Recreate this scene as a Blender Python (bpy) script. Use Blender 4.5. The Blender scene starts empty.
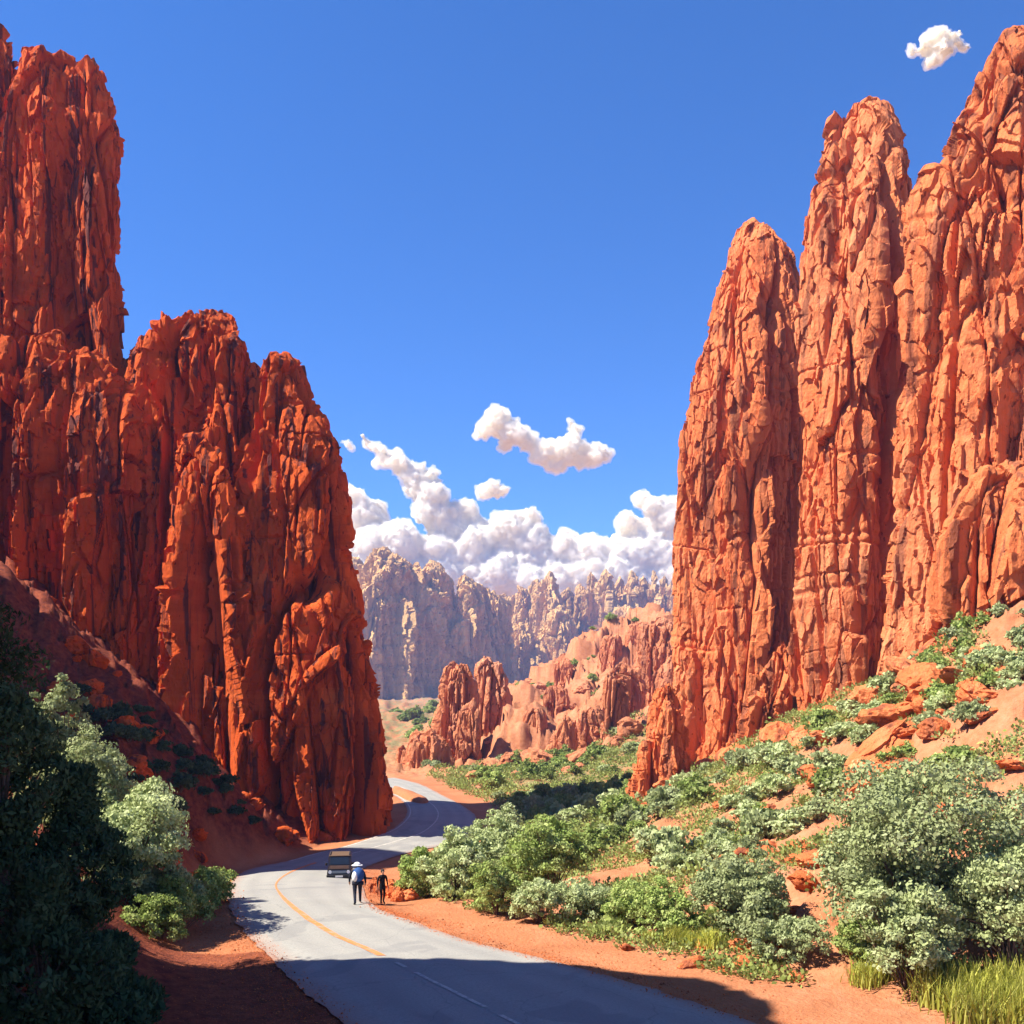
import bpy, bmesh, math, random
import numpy as np
from mathutils import Vector, Matrix, Quaternion

R = math.radians
random.seed(7)
rng = np.random.default_rng(11)
scene = bpy.context.scene
COL = scene.collection

# ------------------------------------------------------------------ survey
# camera stands 7.8 m above the road; F and HY turn a sighting (px, py, metres away) into a point
CAMZ, F, HY, CX = 7.8, 1000.0, 720.0, 512.0
def pt(px, py, d):
    return ((px - CX) / F * d, d, CAMZ - (py - HY) / F * d)

# ------------------------------------------------------------------ noise
def _hash(ix, iy, iz, seed):
    h = (ix.astype(np.uint32) * np.uint32(374761393) + iy.astype(np.uint32) * np.uint32(668265263)
         + iz.astype(np.uint32) * np.uint32(2147483647) + np.uint32((seed * 974711 + 12345) & 0xffffffff))
    h = (h ^ (h >> np.uint32(13))) * np.uint32(1274126177)
    h = (h ^ (h >> np.uint32(16))) * np.uint32(2246822519)
    return h ^ (h >> np.uint32(15))

def perlin(x, y, z, seed=0):
    x = np.asarray(x, np.float32); y = np.asarray(y, np.float32); z = np.asarray(z, np.float32)
    x, y, z = np.broadcast_arrays(x, y, z)
    xi = np.floor(x); yi = np.floor(y); zi = np.floor(z)
    fx = x - xi; fy = y - yi; fz = z - zi
    xi = xi.astype(np.int32); yi = yi.astype(np.int32); zi = zi.astype(np.int32)
    u = fx * fx * fx * (fx * (fx * 6 - 15) + 10)
    v = fy * fy * fy * (fy * (fy * 6 - 15) + 10)
    w = fz * fz * fz * (fz * (fz * 6 - 15) + 10)
    def g(dx, dy, dz):
        h = _hash(xi + dx, yi + dy, zi + dz, seed)
        gx = (h & np.uint32(1023)).astype(np.float32) / 511.5 - 1
        gy = ((h >> np.uint32(10)) & np.uint32(1023)).astype(np.float32) / 511.5 - 1
        gz = ((h >> np.uint32(20)) & np.uint32(1023)).astype(np.float32) / 511.5 - 1
        return gx * (fx - dx) + gy * (fy - dy) + gz * (fz - dz)
    a = g(0, 0, 0); a = a + u * (g(1, 0, 0) - a)
    b = g(0, 1, 0); b = b + u * (g(1, 1, 0) - b)
    a = a + v * (b - a)
    c = g(0, 0, 1); c = c + u * (g(1, 0, 1) - c)
    d = g(0, 1, 1); d = d + u * (g(1, 1, 1) - d)
    c = c + v * (d - c)
    return (a + w * (c - a)) * 1.3

def fbm(x, y, z, oct=4, seed=0):
    s = 0; a = 0.5; f = 1.0
    for o in range(oct):
        s = s + a * perlin(x * f, y * f, z * f, seed + o * 17); a *= 0.5; f *= 2.03
    return s

def facets(x, y, z, seed=0):
    """chiselled cells: every cell has its own height and its own tilt"""
    x = np.asarray(x, np.float32); y = np.asarray(y, np.float32); z = np.asarray(z, np.float32)
    bx = np.floor(x - .5).astype(np.int32); by = np.floor(y - .5).astype(np.int32); bz = np.floor(z - .5).astype(np.int32)
    best = np.full(x.shape, 9, np.float32); val = np.zeros(x.shape, np.float32); second = best.copy()
    for dx in (0, 1):
        for dy in (0, 1):
            for dz in (0, 1):
                cx = bx + dx; cy = by + dy; cz = bz + dz
                h = _hash(cx, cy, cz, seed); h2 = _hash(cx, cy, cz, seed + 91)
                ox = (h & np.uint32(1023)).astype(np.float32) / 1023 * .8 + .1
                oy = ((h >> np.uint32(10)) & np.uint32(1023)).astype(np.float32) / 1023 * .8 + .1
                oz = ((h >> np.uint32(20)) & np.uint32(1023)).astype(np.float32) / 1023 * .8 + .1
                ax = x - cx - ox; ay = y - cy - oy; az = z - cz - oz
                d = ax * ax + ay * ay + az * az
                g1 = (h2 & np.uint32(1023)).astype(np.float32) / 511.5 - 1
                g2 = ((h2 >> np.uint32(10)) & np.uint32(1023)).astype(np.float32) / 511.5 - 1
                g3 = ((h2 >> np.uint32(20)) & np.uint32(1023)).astype(np.float32) / 511.5 - 1
                v = g3 * .5 + (g1 * ax + g2 * ay + (g1 * g2) * az) * 1.1
                m = d < best
                second = np.where(m, best, np.minimum(second, d))
                val = np.where(m, v, val); best = np.where(m, d, best)
    return val, np.sqrt(second) - np.sqrt(best)

# ------------------------------------------------------------------ materials
def nt(mat):
    mat.use_nodes = True
    t = mat.node_tree; t.nodes.clear()
    return t
def N(t, kind, **kw):
    n = t.nodes.new(kind)
    for k, v in kw.items():
        if k.startswith('i_'):
            key = k[2:].replace('_', ' ')
            n.inputs[key].default_value = v
        else: setattr(n, k, v)
    return n
def ramp(t, src, stops):
    r = t.nodes.new('ShaderNodeValToRGB')
    e = r.color_ramp.elements
    while len(e) > 1: e.remove(e[0])
    e[0].position = stops[0][0]; e[0].color = (*stops[0][1], 1)
    for p, c in stops[1:]:
        q = e.new(p); q.color = (*c, 1)
    t.links.new(src, r.inputs[0])
    return r.outputs[0]
def g3(v): return (v, v, v)
def mixc(t, fac, a, b, mode='MIX'):
    m = t.nodes.new('ShaderNodeMix'); m.data_type = 'RGBA'; m.blend_type = mode
    if isinstance(fac, (int, float)): m.inputs[0].default_value = fac
    else: t.links.new(fac, m.inputs[0])
    for s, k in ((a, 6), (b, 7)):
        if isinstance(s, tuple): m.inputs[k].default_value = (*s, 1)
        else: t.links.new(s, m.inputs[k])
    return m.outputs[2]
def noise(t, vec, scale, detail=5, rough=.6, dist=0.0):
    n = N(t, 'ShaderNodeTexNoise'); n.inputs['Scale'].default_value = scale
    n.inputs['Detail'].default_value = detail; n.inputs['Roughness'].default_value = rough
    n.inputs['Distortion'].default_value = dist
    t.links.new(vec, n.inputs['Vector'])
    return n.outputs[0]
def posvec(t, scale=(1, 1, 1)):
    g = N(t, 'ShaderNodeNewGeometry')
    m = N(t, 'ShaderNodeMapping'); m.inputs['Scale'].default_value = scale
    t.links.new(g.outputs['Position'], m.inputs['Vector'])
    return m.outputs[0]
def finish(t, colour, rough=.9, bump=None, bstr=.5, bdist=.05, spec=.2):
    b = N(t, 'ShaderNodeBsdfPrincipled'); o = N(t, 'ShaderNodeOutputMaterial')
    if isinstance(colour, tuple): b.inputs['Base Color'].default_value = (*colour, 1)
    else: t.links.new(colour, b.inputs['Base Color'])
    if isinstance(rough, (int, float)): b.inputs['Roughness'].default_value = rough
    else: t.links.new(rough, b.inputs['Roughness'])
    b.inputs['Specular IOR Level'].default_value = spec
    if bump is not None:
        bp = N(t, 'ShaderNodeBump'); bp.inputs['Strength'].default_value = bstr; bp.inputs['Distance'].default_value = bdist
        t.links.new(bump, bp.inputs['Height']); t.links.new(bp.outputs[0], b.inputs['Normal'])
    t.links.new(b.outputs[0], o.inputs[0])
    return b

def rock_mat(name, deep, mid, pale, k=1.0, varnish_shade=.35):
    m = bpy.data.materials.new(name); t = nt(m)
    pv = posvec(t, (1 / k, 1 / k, .22 / k)); p = posvec(t, (1 / k, 1 / k, 1 / k))
    n1 = noise(t, pv, .32, 6, .62, .6)
    c = ramp(t, n1, [(.25, deep), (.48, mid), (.62, mid), (.78, pale)])
    n2 = noise(t, pv, 1.5, 5, .65)
    c2 = ramp(t, n2, [(.3, tuple(x * .72 for x in mid)), (.5, mid), (.75, pale)])
    c = mixc(t, .45, c, c2)
    n5 = noise(t, p, .055, 4, .55, .5)
    c = mixc(t, ramp(t, n5, [(.35, g3(.55)), (.5, g3(0))]), c, tuple(x * .62 for x in mid))
    c = mixc(t, ramp(t, n5, [(.55, g3(0)), (.72, g3(.5))]), c, pale)
    bz = noise(t, posvec(t, (.06 / k, .06 / k, .9 / k)), .55, 4, .6, .2)
    c = mixc(t, ramp(t, bz, [(.56, g3(0)), (.66, g3(.38))]), c, tuple(x * .55 for x in mid))
    c = mixc(t, ramp(t, bz, [(.30, g3(.35)), (.38, g3(0))]), c, pale)
    # desert varnish: dark runs down the face, crevice shade painted in with them
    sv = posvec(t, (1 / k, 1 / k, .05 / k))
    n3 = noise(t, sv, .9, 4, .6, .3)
    vr = ramp(t, n3, [(.545, g3(0)), (.61, g3(varnish_shade))])
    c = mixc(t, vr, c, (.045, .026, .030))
    # weathered pits
    pp = posvec(t, (1 / k, 1 / k, .5 / k))
    n4 = noise(t, pp, 2.6, 2, .5)
    pit = ramp(t, n4, [(.66, g3(0)), (.7, g3(.7))])
    c = mixc(t, pit, c, tuple(x * .3 for x in deep))
    hb = noise(t, posvec(t, (1 / k, 1 / k, .55 / k)), 3.2, 9, .68)
    finish(t, c, .95, hb, .95, .34 * k, .1)
    return m

M = {}
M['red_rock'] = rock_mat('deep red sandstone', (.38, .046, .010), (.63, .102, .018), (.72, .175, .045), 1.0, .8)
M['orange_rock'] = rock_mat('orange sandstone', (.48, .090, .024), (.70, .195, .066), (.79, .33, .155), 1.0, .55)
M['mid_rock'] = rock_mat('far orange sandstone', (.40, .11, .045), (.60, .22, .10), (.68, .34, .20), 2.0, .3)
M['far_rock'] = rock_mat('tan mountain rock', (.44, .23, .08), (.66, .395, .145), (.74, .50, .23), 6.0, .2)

def ground_mat():
    m = bpy.data.materials.new('desert soil'); t = nt(m)
    p = posvec(t)
    sand = N(t, 'ShaderNodeAttribute', attribute_name='sand').outputs['Fac']
    red = N(t, 'ShaderNodeAttribute', attribute_name='red').outputs['Fac']
    far = N(t, 'ShaderNodeAttribute', attribute_name='far').outputs['Fac']
    n1 = noise(t, p, .35, 6, .6, .4); n2 = noise(t, p, 2.2, 6, .65); n3 = noise(t, p, 9, 4, .6)
    soil = ramp(t, n1, [(.3, (.29, .100, .042)), (.5, (.41, .160, .075)), (.72, (.48, .22, .12))])
    soil = mixc(t, .4, soil, ramp(t, n2, [(.3, (.24, .078, .034)), (.5, (.42, .17, .08)), (.75, (.50, .27, .16))]))
    grs = ramp(t, n1, [(.36, g3(0)), (.56, g3(.75))])
    soilg = mixc(t, grs, soil, ramp(t, n2, [(.3, (.09, .12, .045)), (.7, (.19, .21, .09))]))
    soil2 = mixc(t, far, soil, soilg)
    rd = ramp(t, n2, [(.3, (.07, .020, .016)), (.5, (.18, .042, .022)), (.78, (.30, .085, .035))])  # red soil, with the shade on the scree deepened in its colour
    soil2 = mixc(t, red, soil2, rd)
    sd = ramp(t, n1, [(.3, (.32, .118, .050)), (.5, (.40, .150, .065)), (.75, (.46, .20, .095))])
    sd = mixc(t, .3, sd, ramp(t, n3, [(.3, (.25, .080, .032)), (.55, (.41, .160, .072)), (.8, (.50, .27, .155))]))
    c = mixc(t, sand, soil2, sd)
    ad = N(t, 'ShaderNodeMath', operation='ADD'); t.links.new(n2, ad.inputs[0]); t.links.new(n3, ad.inputs[1])
    finish(t, c, .97, ad.outputs[0], .7, .12, .1)
    return m
M['ground'] = ground_mat()

def asphalt_mat():
    m = bpy.data.materials.new('worn asphalt'); t = nt(m)
    p = posvec(t)
    n1 = noise(t, p, .25, 5, .6, .5); n2 = noise(t, p, 14, 6, .7); n3 = noise(t, p, 1.3, 5, .6)
    c = ramp(t, n1, [(.3, (.245, .238, .21)), (.6, (.30, .29, .25)), (.8, (.335, .31, .26))])
    c = mixc(t, .5, c, ramp(t, n2, [(.3, (.17, .168, .155)), (.55, (.30, .288, .255)), (.8, (.40, .375, .32))]))
    # wheel-worn bands follow the lane via the mesh's own across-road coordinate
    uv = N(t, 'ShaderNodeAttribute', attribute_name='across').outputs['Fac']
    band = ramp(t, uv, [(0, g3(.55)), (.035, g3(.1)), (.12, g3(0)), (.2, g3(.35)), (.3, g3(0)), (.42, g3(.25)), (.5, g3(0)), (.62, g3(.3)), (.72, g3(0)), (.82, g3(.35)), (.9, g3(0)), (.96, g3(.1)), (1, g3(.6))])
    edge = ramp(t, uv, [(0, g3(1)), (.035, g3(.45)), (.11, g3(0)), (.90, g3(0)), (.97, g3(.45)), (1, g3(1))])
    c = mixc(t, band, c, (.185, .18, .17))
    en = N(t, 'ShaderNodeMath', operation='MULTIPLY'); t.links.new(edge, en.inputs[0]); t.links.new(n3, en.inputs[1])
    c = mixc(t, en.outputs[0], c, (.38, .15, .07))
    # tar patches
    pn = noise(t, p, .16, 3, .5, 1.2)
    c = mixc(t, ramp(t, pn, [(.60, g3(0)), (.615, g3(.35))]), c, (.16, .158, .155))
    # sealed cracks
    vo = N(t, 'ShaderNodeTexVoronoi', feature='DISTANCE_TO_EDGE'); vo.inputs['Scale'].default_value = .28
    wv = N(t, 'ShaderNodeVectorMath', operation='ADD'); nz = N(t, 'ShaderNodeTexNoise'); nz.inputs['Scale'].default_value = .8; nz.inputs['Detail'].default_value = 5
    t.links.new(p, nz.inputs['Vector']); t.links.new(p, wv.inputs[0]); t.links.new(nz.outputs['Color'], wv.inputs[1])
    t.links.new(wv.outputs[0], vo.inputs['Vector'])
    cr = ramp(t, vo.outputs['Distance'], [(.0, g3(.4)), (.006, g3(0))])
    c = mixc(t, cr, c, (.10, .10, .105))
    finish(t, c, .88, n2, .35, .02, .25)
    return m
M['asphalt'] = asphalt_mat()

def paint_mat(name, colour, wear, under=(.30, .29, .27)):
    m = bpy.data.materials.new(name); t = nt(m); p = posvec(t)
    n = noise(t, p, 5, 6, .7)
    w = ramp(t, n, [(wear - .06, g3(1)), (wear + .08, g3(0))])
    finish(t, mixc(t, w, colour, under), .8, n, .2, .01)
    return m
M['orange_paint'] = paint_mat('worn orange road paint', (.60, .19, .06), .42, (.36, .25, .18))
M['pale_paint'] = paint_mat('worn pale road paint', (.50, .46, .38), .47)
def plain(name, colour, rough=.7, spec=.3, var=.12, scale=6.0, metal=0.0):
    m = bpy.data.materials.new(name); t = nt(m); p = posvec(t)
    n = noise(t, p, scale, 4, .6)
    c = ramp(t, n, [(.3, tuple(x * (1 - var) for x in colour)), (.7, tuple(min(1, x * (1 + var)) for x in colour))])
    b = finish(t, c, rough, n, .15, .01, spec); b.inputs['Metallic'].default_value = metal
    return m

def leaf_mat(name, a, b, c_, trans=.25):
    m = bpy.data.materials.new(name); t = nt(m)
    tint = N(t, 'ShaderNodeAttribute', attribute_name='tint').outputs['Fac']
    oi = N(t, 'ShaderNodeObjectInfo').outputs['Random']
    col = ramp(t, tint, [(0, a), (.5, b), (1, c_)])
    hs = N(t, 'ShaderNodeHueSaturation'); t.links.new(col, hs.inputs['Color'])
    mr = N(t, 'ShaderNodeMapRange'); mr.inputs[3].default_value = .72; mr.inputs[4].default_value = 1.22
    t.links.new(oi, mr.inputs[0]); t.links.new(mr.outputs[0], hs.inputs['Value'])
    d = N(t, 'ShaderNodeBsdfDiffuse'); tr = N(t, 'ShaderNodeBsdfTranslucent'); mx = N(t, 'ShaderNodeMixShader')
    t.links.new(hs.outputs[0], d.inputs[0]); t.links.new(hs.outputs[0], tr.inputs[0])
    mx.inputs[0].default_value = trans
    o = N(t, 'ShaderNodeOutputMaterial')
    t.links.new(d.outputs[0], mx.inputs[1]); t.links.new(tr.outputs[0], mx.inputs[2]); t.links.new(mx.outputs[0], o.inputs[0])
    return m
M['sage'] = leaf_mat('sage leaves', (.29, .34, .135), (.40, .455, .21), (.48, .53, .285))
M['olive'] = leaf_mat('olive leaves', (.15, .22, .05), (.28, .35, .10), (.42, .46, .18))
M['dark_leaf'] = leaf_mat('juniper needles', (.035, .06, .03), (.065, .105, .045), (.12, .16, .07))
M['yellow_leaf'] = leaf_mat('yellow green grass', (.32, .34, .05), (.48, .48, .09), (.58, .56, .15), .35)
M['cover'] = leaf_mat('scrub leaves', (.17, .22, .05), (.30, .35, .10), (.42, .46, .19))
M['bark'] = plain('grey brown bark', (.16, .10, .07), .95, .1, .4, 12)

# ------------------------------------------------------------------ object helpers
def link(name, me, mat=None, parent=None):
    o = bpy.data.objects.new(name, me); COL.objects.link(o)
    if mat is not None and me is not None and len(me.materials) == 0:
        for x in (mat if isinstance(mat, (list, tuple)) else [mat]): me.materials.append(x)
    if parent is not None: o.parent = parent
    return o
def tag(o, label, cat, group=None, kind=None):
    o['label'] = label; o['category'] = cat
    if group: o['group'] = group
    if kind: o['kind'] = kind
    return o
def struct(o, label=None):
    o['kind'] = 'structure'
    if label: o['label'] = label
    return o
def empty(name, loc, rz=0.0):
    o = bpy.data.objects.new(name, None); COL.objects.link(o)
    o.empty_display_size = .3; o.location = loc; o.rotation_euler = (0, 0, rz)
    return o
def mesh_np(name, V, Fq, smooth=False, attrs=None, midx=None):
    """V (n,3); Fq list of (m,k) index arrays"""
    me = bpy.data.meshes.new(name)
    if not isinstance(Fq, (list, tuple)): Fq = [Fq]
    V = np.ascontiguousarray(V, np.float32)
    me.vertices.add(len(V)); me.vertices.foreach_set('co', V.ravel())
    nl = sum(f.size for f in Fq); nf = sum(len(f) for f in Fq)
    me.loops.add(nl); me.loops.foreach_set('vertex_index', np.concatenate([f.ravel() for f in Fq]).astype(np.int32))
    tot = np.concatenate([np.full(len(f), f.shape[1], np.int32) for f in Fq])
    st = np.concatenate([[0], np.cumsum(tot)[:-1]]).astype(np.int32)
    me.polygons.add(nf); me.polygons.foreach_set('loop_start', st); me.polygons.foreach_set('loop_total', tot)
    me.polygons.foreach_set('use_smooth', np.full(nf, smooth, bool))
    if midx is not None: me.polygons.foreach_set('material_index', np.asarray(midx, np.int32))
    for k, (dom, a) in (attrs or {}).items():
        at = me.attributes.new(k, 'FLOAT', dom); at.data.foreach_set('value', np.ascontiguousarray(a, np.float32))
    me.update(calc_edges=True); me.validate()
    return me
def grid_faces(nr, nc, wrap=False):
    r = np.arange(nr - 1)[:, None]; c = np.arange(nc if wrap else nc - 1)[None, :]
    c2 = (c + 1) % nc
    return np.stack([r * nc + c, r * nc + c2, (r + 1) * nc + c2, (r + 1) * nc + c], -1).reshape(-1, 4)

# ------------------------------------------------------------------ the road line
DY = [(777, 141), (780, 135), (787, 122), (794, 114), (800, 107), (806, 101), (813, 95), (820, 90.5), (829, 86), (836, 83), (846, 79.5),
      (858, 75.5), (865, 72.5), (873, 69), (881, 64), (885, 57), (890, 50.5), (897, 45.2), (905, 42.2), (915, 40), (935, 36.3), (955, 33.2),
      (988, 29.1), (1024, 25.66)]
_dy = np.array(DY, float)
def road_d(py): return float(np.interp(py, _dy[:, 0], _dy[:, 1]))
def rp(px, py): return pt(px, py, road_d(py))
SEC = [((17, -15, 0), (29, -15, 0)), ((5, 8, 0), (17.2, 8, 0)), ((-.2, 18, 0), (11.4, 18, 0))]
for l, r in [((345, 1024), (760, 1024)), ((300, 988), (640, 985)), ((268, 955), (545, 959)), ((247, 935), (470, 941)), ((233, 915), (412, 921)),
             ((228, 895), (382, 910)), ((232, 882), (368, 899)), ((243, 872), (363, 887)), ((262, 866), (361, 876)), ((285, 861.5), (364, 868)),
             ((312, 854), (382, 861)), ((345, 846), (403, 854)), ((375, 836), (430, 848)), ((392, 829), (455, 842)), ((403, 820), (471, 832)),
             ((407, 813), (477, 822)), ((406, 806), (473, 813)), ((401, 800), (458, 803)), ((391, 794), (440, 794)), ((374, 788), (420, 784)), ((350, 784), (395, 777.5))]:
    SEC.append((rp(*l), rp(*r)))
def catmull(P, m):
    P = np.asarray(P, float); n = len(P); out = []
    for i in range(n - 1):
        p0 = P[max(i - 1, 0)]; p1 = P[i]; p2 = P[i + 1]; p3 = P[min(i + 2, n - 1)]
        for s in np.linspace(0, 1, m, endpoint=False):
            out.append(.5 * ((2 * p1) + (-p0 + p2) * s + (2 * p0 - 5 * p1 + 4 * p2 - p3) * s * s + (-p0 + 3 * p1 - 3 * p2 + p3) * s ** 3))
    out.append(P[-1]); return np.array(out)
RL = catmull([s[0] for s in SEC], 24); RR = catmull([s[1] for s in SEC], 24)
for A in (RL, RR):       # even out the grade
    for _ in range(60): A[1:-1, 2] = .25 * A[:-2, 2] + .5 * A[1:-1, 2] + .25 * A[2:, 2]
NS = len(RL)
def road_pt(i, u): return RL[i] * (1 - u) + RR[i] * u

# ------------------------------------------------------------------ terrain height
CP = [(-300, 1000, 26), (400, 890, 46), (470, 910, 41), (540, 930, 37), (660, 950, 33.6), (800, 977, 30.4), (1000, 1003, 27.6), (1250, 1030, 25.2),
      (1024, 600, 52), (1024, 700, 42), (1024, 800, 36), (1024, 900, 31), (950, 650, 58), (900, 690, 64), (870, 700, 67), (800, 722, 74), (735, 757, 84), (674, 790, 91),
      (630, 812, 84), (850, 780, 50), (900, 800, 43), (760, 840, 50), (700, 870, 48), (640, 882, 47), (600, 868, 56), (560, 840, 68), (620, 835, 74),
      (500, 815, 96), (490, 795, 115), (440, 775, 145), (400, 772, 165), (560, 765, 150), (600, 785, 115), (640, 745, 170), (520, 742, 170), (460, 763, 165),
      (505, 706, 230), (560, 672, 265), (620, 637, 290), (676, 618, 300), (500, 722, 300), (560, 705, 380), (640, 690, 420), (720, 670, 420), (800, 560, 320), (1000, 500, 330), (1200, 450, 320), (1300, 500, 160), (1250, 560, 80), (1250, 700, 50),
      (1250, 850, 33), (1100, 600, 60), (1150, 560, 90), (900, 640, 110), (780, 680, 120), (700, 720, 130), (900, 620, 160),
      (200, 945, 35), (150, 900, 36), (100, 860, 37), (218, 872, 56), (240, 858, 72), (260, 828, 75), (200, 786, 73), (130, 716, 74), (60, 642, 75), (0, 585, 76), (-100, 500, 84),
      (-300, 420, 90), (0, 800, 45), (0, 900, 30), (120, 1000, 27), (-100, 900, 28), (300, 848, 80), (375, 836, 84), (392, 820, 92), (394, 800, 104), (380, 790, 114),
      (-300, 800, 40), (-400, 600, 60), (340, 780, 140), (300, 770, 170), (150, 740, 200), (-200, 600, 200), (-300, 500, 320), (100, 700, 320),
      (385, 765, 200), (400, 745, 250), (415, 715, 400), (390, 708, 560), (440, 712, 480), (380, 705, 700), (520, 708, 600), (640, 700, 700), (800, 690, 700), (200, 690, 600), (-100, 660, 700), (1200, 640, 700),
      (430, 732, 280)]
cpw = [pt(*c) for c in CP]
cpw += [(-14, 15, 1.0), (-30, 10, 5), (-40, 25, 8), (-12, -10, 1.0), (3, -20, .6), (30, 12, 1.0), (45, 20, 6), (60, 35, 16), (34, -15, .4), (-6, 5, .5), (60, -10, 5), (-50, -10, 9)]
for i in range(0, NS, 10):
    for e in (RL, RR): cpw.append(tuple(e[i]))
cpw = np.array(cpw, float)
def _ker(A, B):
    d = np.sqrt(((A[:, None, :] - B[None, :, :]) ** 2).sum(-1) + 1.0); return d
_K = _ker(cpw[:, :2], cpw[:, :2]) ; _n = len(cpw)
_A = np.zeros((_n + 1, _n + 1)); _A[:_n, :_n] = _K - np.eye(_n) * .35; _A[:_n, _n] = 1; _A[_n, :_n] = 1
_w = np.linalg.solve(_A, np.concatenate([cpw[:, 2], [0]]))
RS = np.array([road_pt(i, u) for i in range(NS) for u in np.linspace(0, 1, 9)])
_cell = {}
def road_near(X, Y):
    """distance to the asphalt and its height there"""
    P = np.stack([X, Y], 1); D = np.full(len(P), 1e9); Z = np.zeros(len(P))
    m = np.where((np.abs(X) < 60) & (Y < 170))[0]
    S = RS
    for k in range(0, len(m), 4000):
        ii = m[k:k + 4000]
        d2 = (P[ii, 0:1] - S[None, :, 0]) ** 2 + (P[ii, 1:2] - S[None, :, 1]) ** 2
        j = d2.argmin(1); D[ii] = np.sqrt(d2[np.arange(len(ii)), j]); Z[ii] = S[j, 2]
    return D, Z
def ground_z(X, Y, full=False):
    X = np.asarray(X, float).ravel(); Y = np.asarray(Y, float).ravel()
    z = np.zeros(len(X)); P = np.stack([X, Y], 1)
    for k in range(0, len(P), 20000):
        z[k:k + 20000] = _ker(P[k:k + 20000], cpw[:, :2]) @ _w[:-1] + _w[-1]
    D, Z = road_near(X, Y)
    far = np.clip((Y - 60) / 200, 0, 1)
    zz = np.zeros_like(X)
    away = np.clip((D - 3.0) / 8, 0, 1)
    rough = fbm(X / 9, Y / 9, zz, 4, 3) * 1.5 + fbm(X / 1.6, Y / 1.6, zz, 3, 9) * .35
    rough = rough + far * (fbm(X / 40, Y / 40, zz, 5, 21) * 9 - np.abs(fbm(X / 16, Y / 16, zz, 5, 23)) * 9 + 1.5)
    z = z + rough * away + np.clip(D / 1.5, 0, 1) * fbm(X / .9, Y / .9, zz, 3, 31) * .10
    mesa = np.clip((Y - 135) / 25, 0, 1) * np.clip((X + 32) / 20, 0, 1) * np.clip((345 - Y) / 40, 0, 1)
    if mesa.max() > 0:
        h_ = (z + fbm(X / 22, Y / 22, zz, 4, 51) * 7) / 7.5
        fl = np.floor(h_); fr = h_ - fl; st_ = np.clip((fr - .34) / .3, 0, 1); st_ = st_ * st_ * (3 - 2 * st_)
        fa, _e = facets(X / 11, Y / 11, z / 14, 52); fb, _e = facets(X / 4, Y / 4, z / 5, 53)
        z = z + mesa * ((fl + st_ - h_) * 7.5 * .85 + fa * 3.0 + fb * 1.5 + facets(X / 1.7, Y / 2.2, z / 2, 54)[0] * .6)
    scree = np.clip((-X - 9) / 5, 0, 1) * np.clip((Y - 44) / 6, 0, 1) * np.clip((110 - Y) / 20, 0, 1) * np.clip((D - 2) / 4, 0, 1)
    if scree.max() > 0:
        fa, _e = facets(X / 3.2 + Y / 9, Y / 5, zz, 55); fb, _e = facets(X / 1.1, Y / 1.3, zz, 56)
        z = z + scree * (fa * .9 + fb * .38 + np.abs(perlin(X / 2.6 + Y / 4, Y / 9, zz, 57)) * 1.2)
    slope = np.clip((X - 4) / 6, 0, 1) * np.clip((D - 4) / 5, 0, 1) * np.clip((130 - Y) / 20, 0, 1)
    if slope.max() > 0:
        fa, _e = facets(X / 2.6, Y / 2.6, zz, 58); fb, _e = facets(X / .8, Y / .8, zz, 59)
        z = z + slope * (fa * .42 + fb * .16)
    t = np.clip((D - .9) / 5.0, 0, 1); t = t * t * (3 - 2 * t)
    z = (Z - .06 - .10 * np.clip(D - .3, 0, 1)) * (1 - t) + z * t
    if full: return z, D
    return z
def gz(x, y): return float(ground_z([x], [y])[0])

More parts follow.
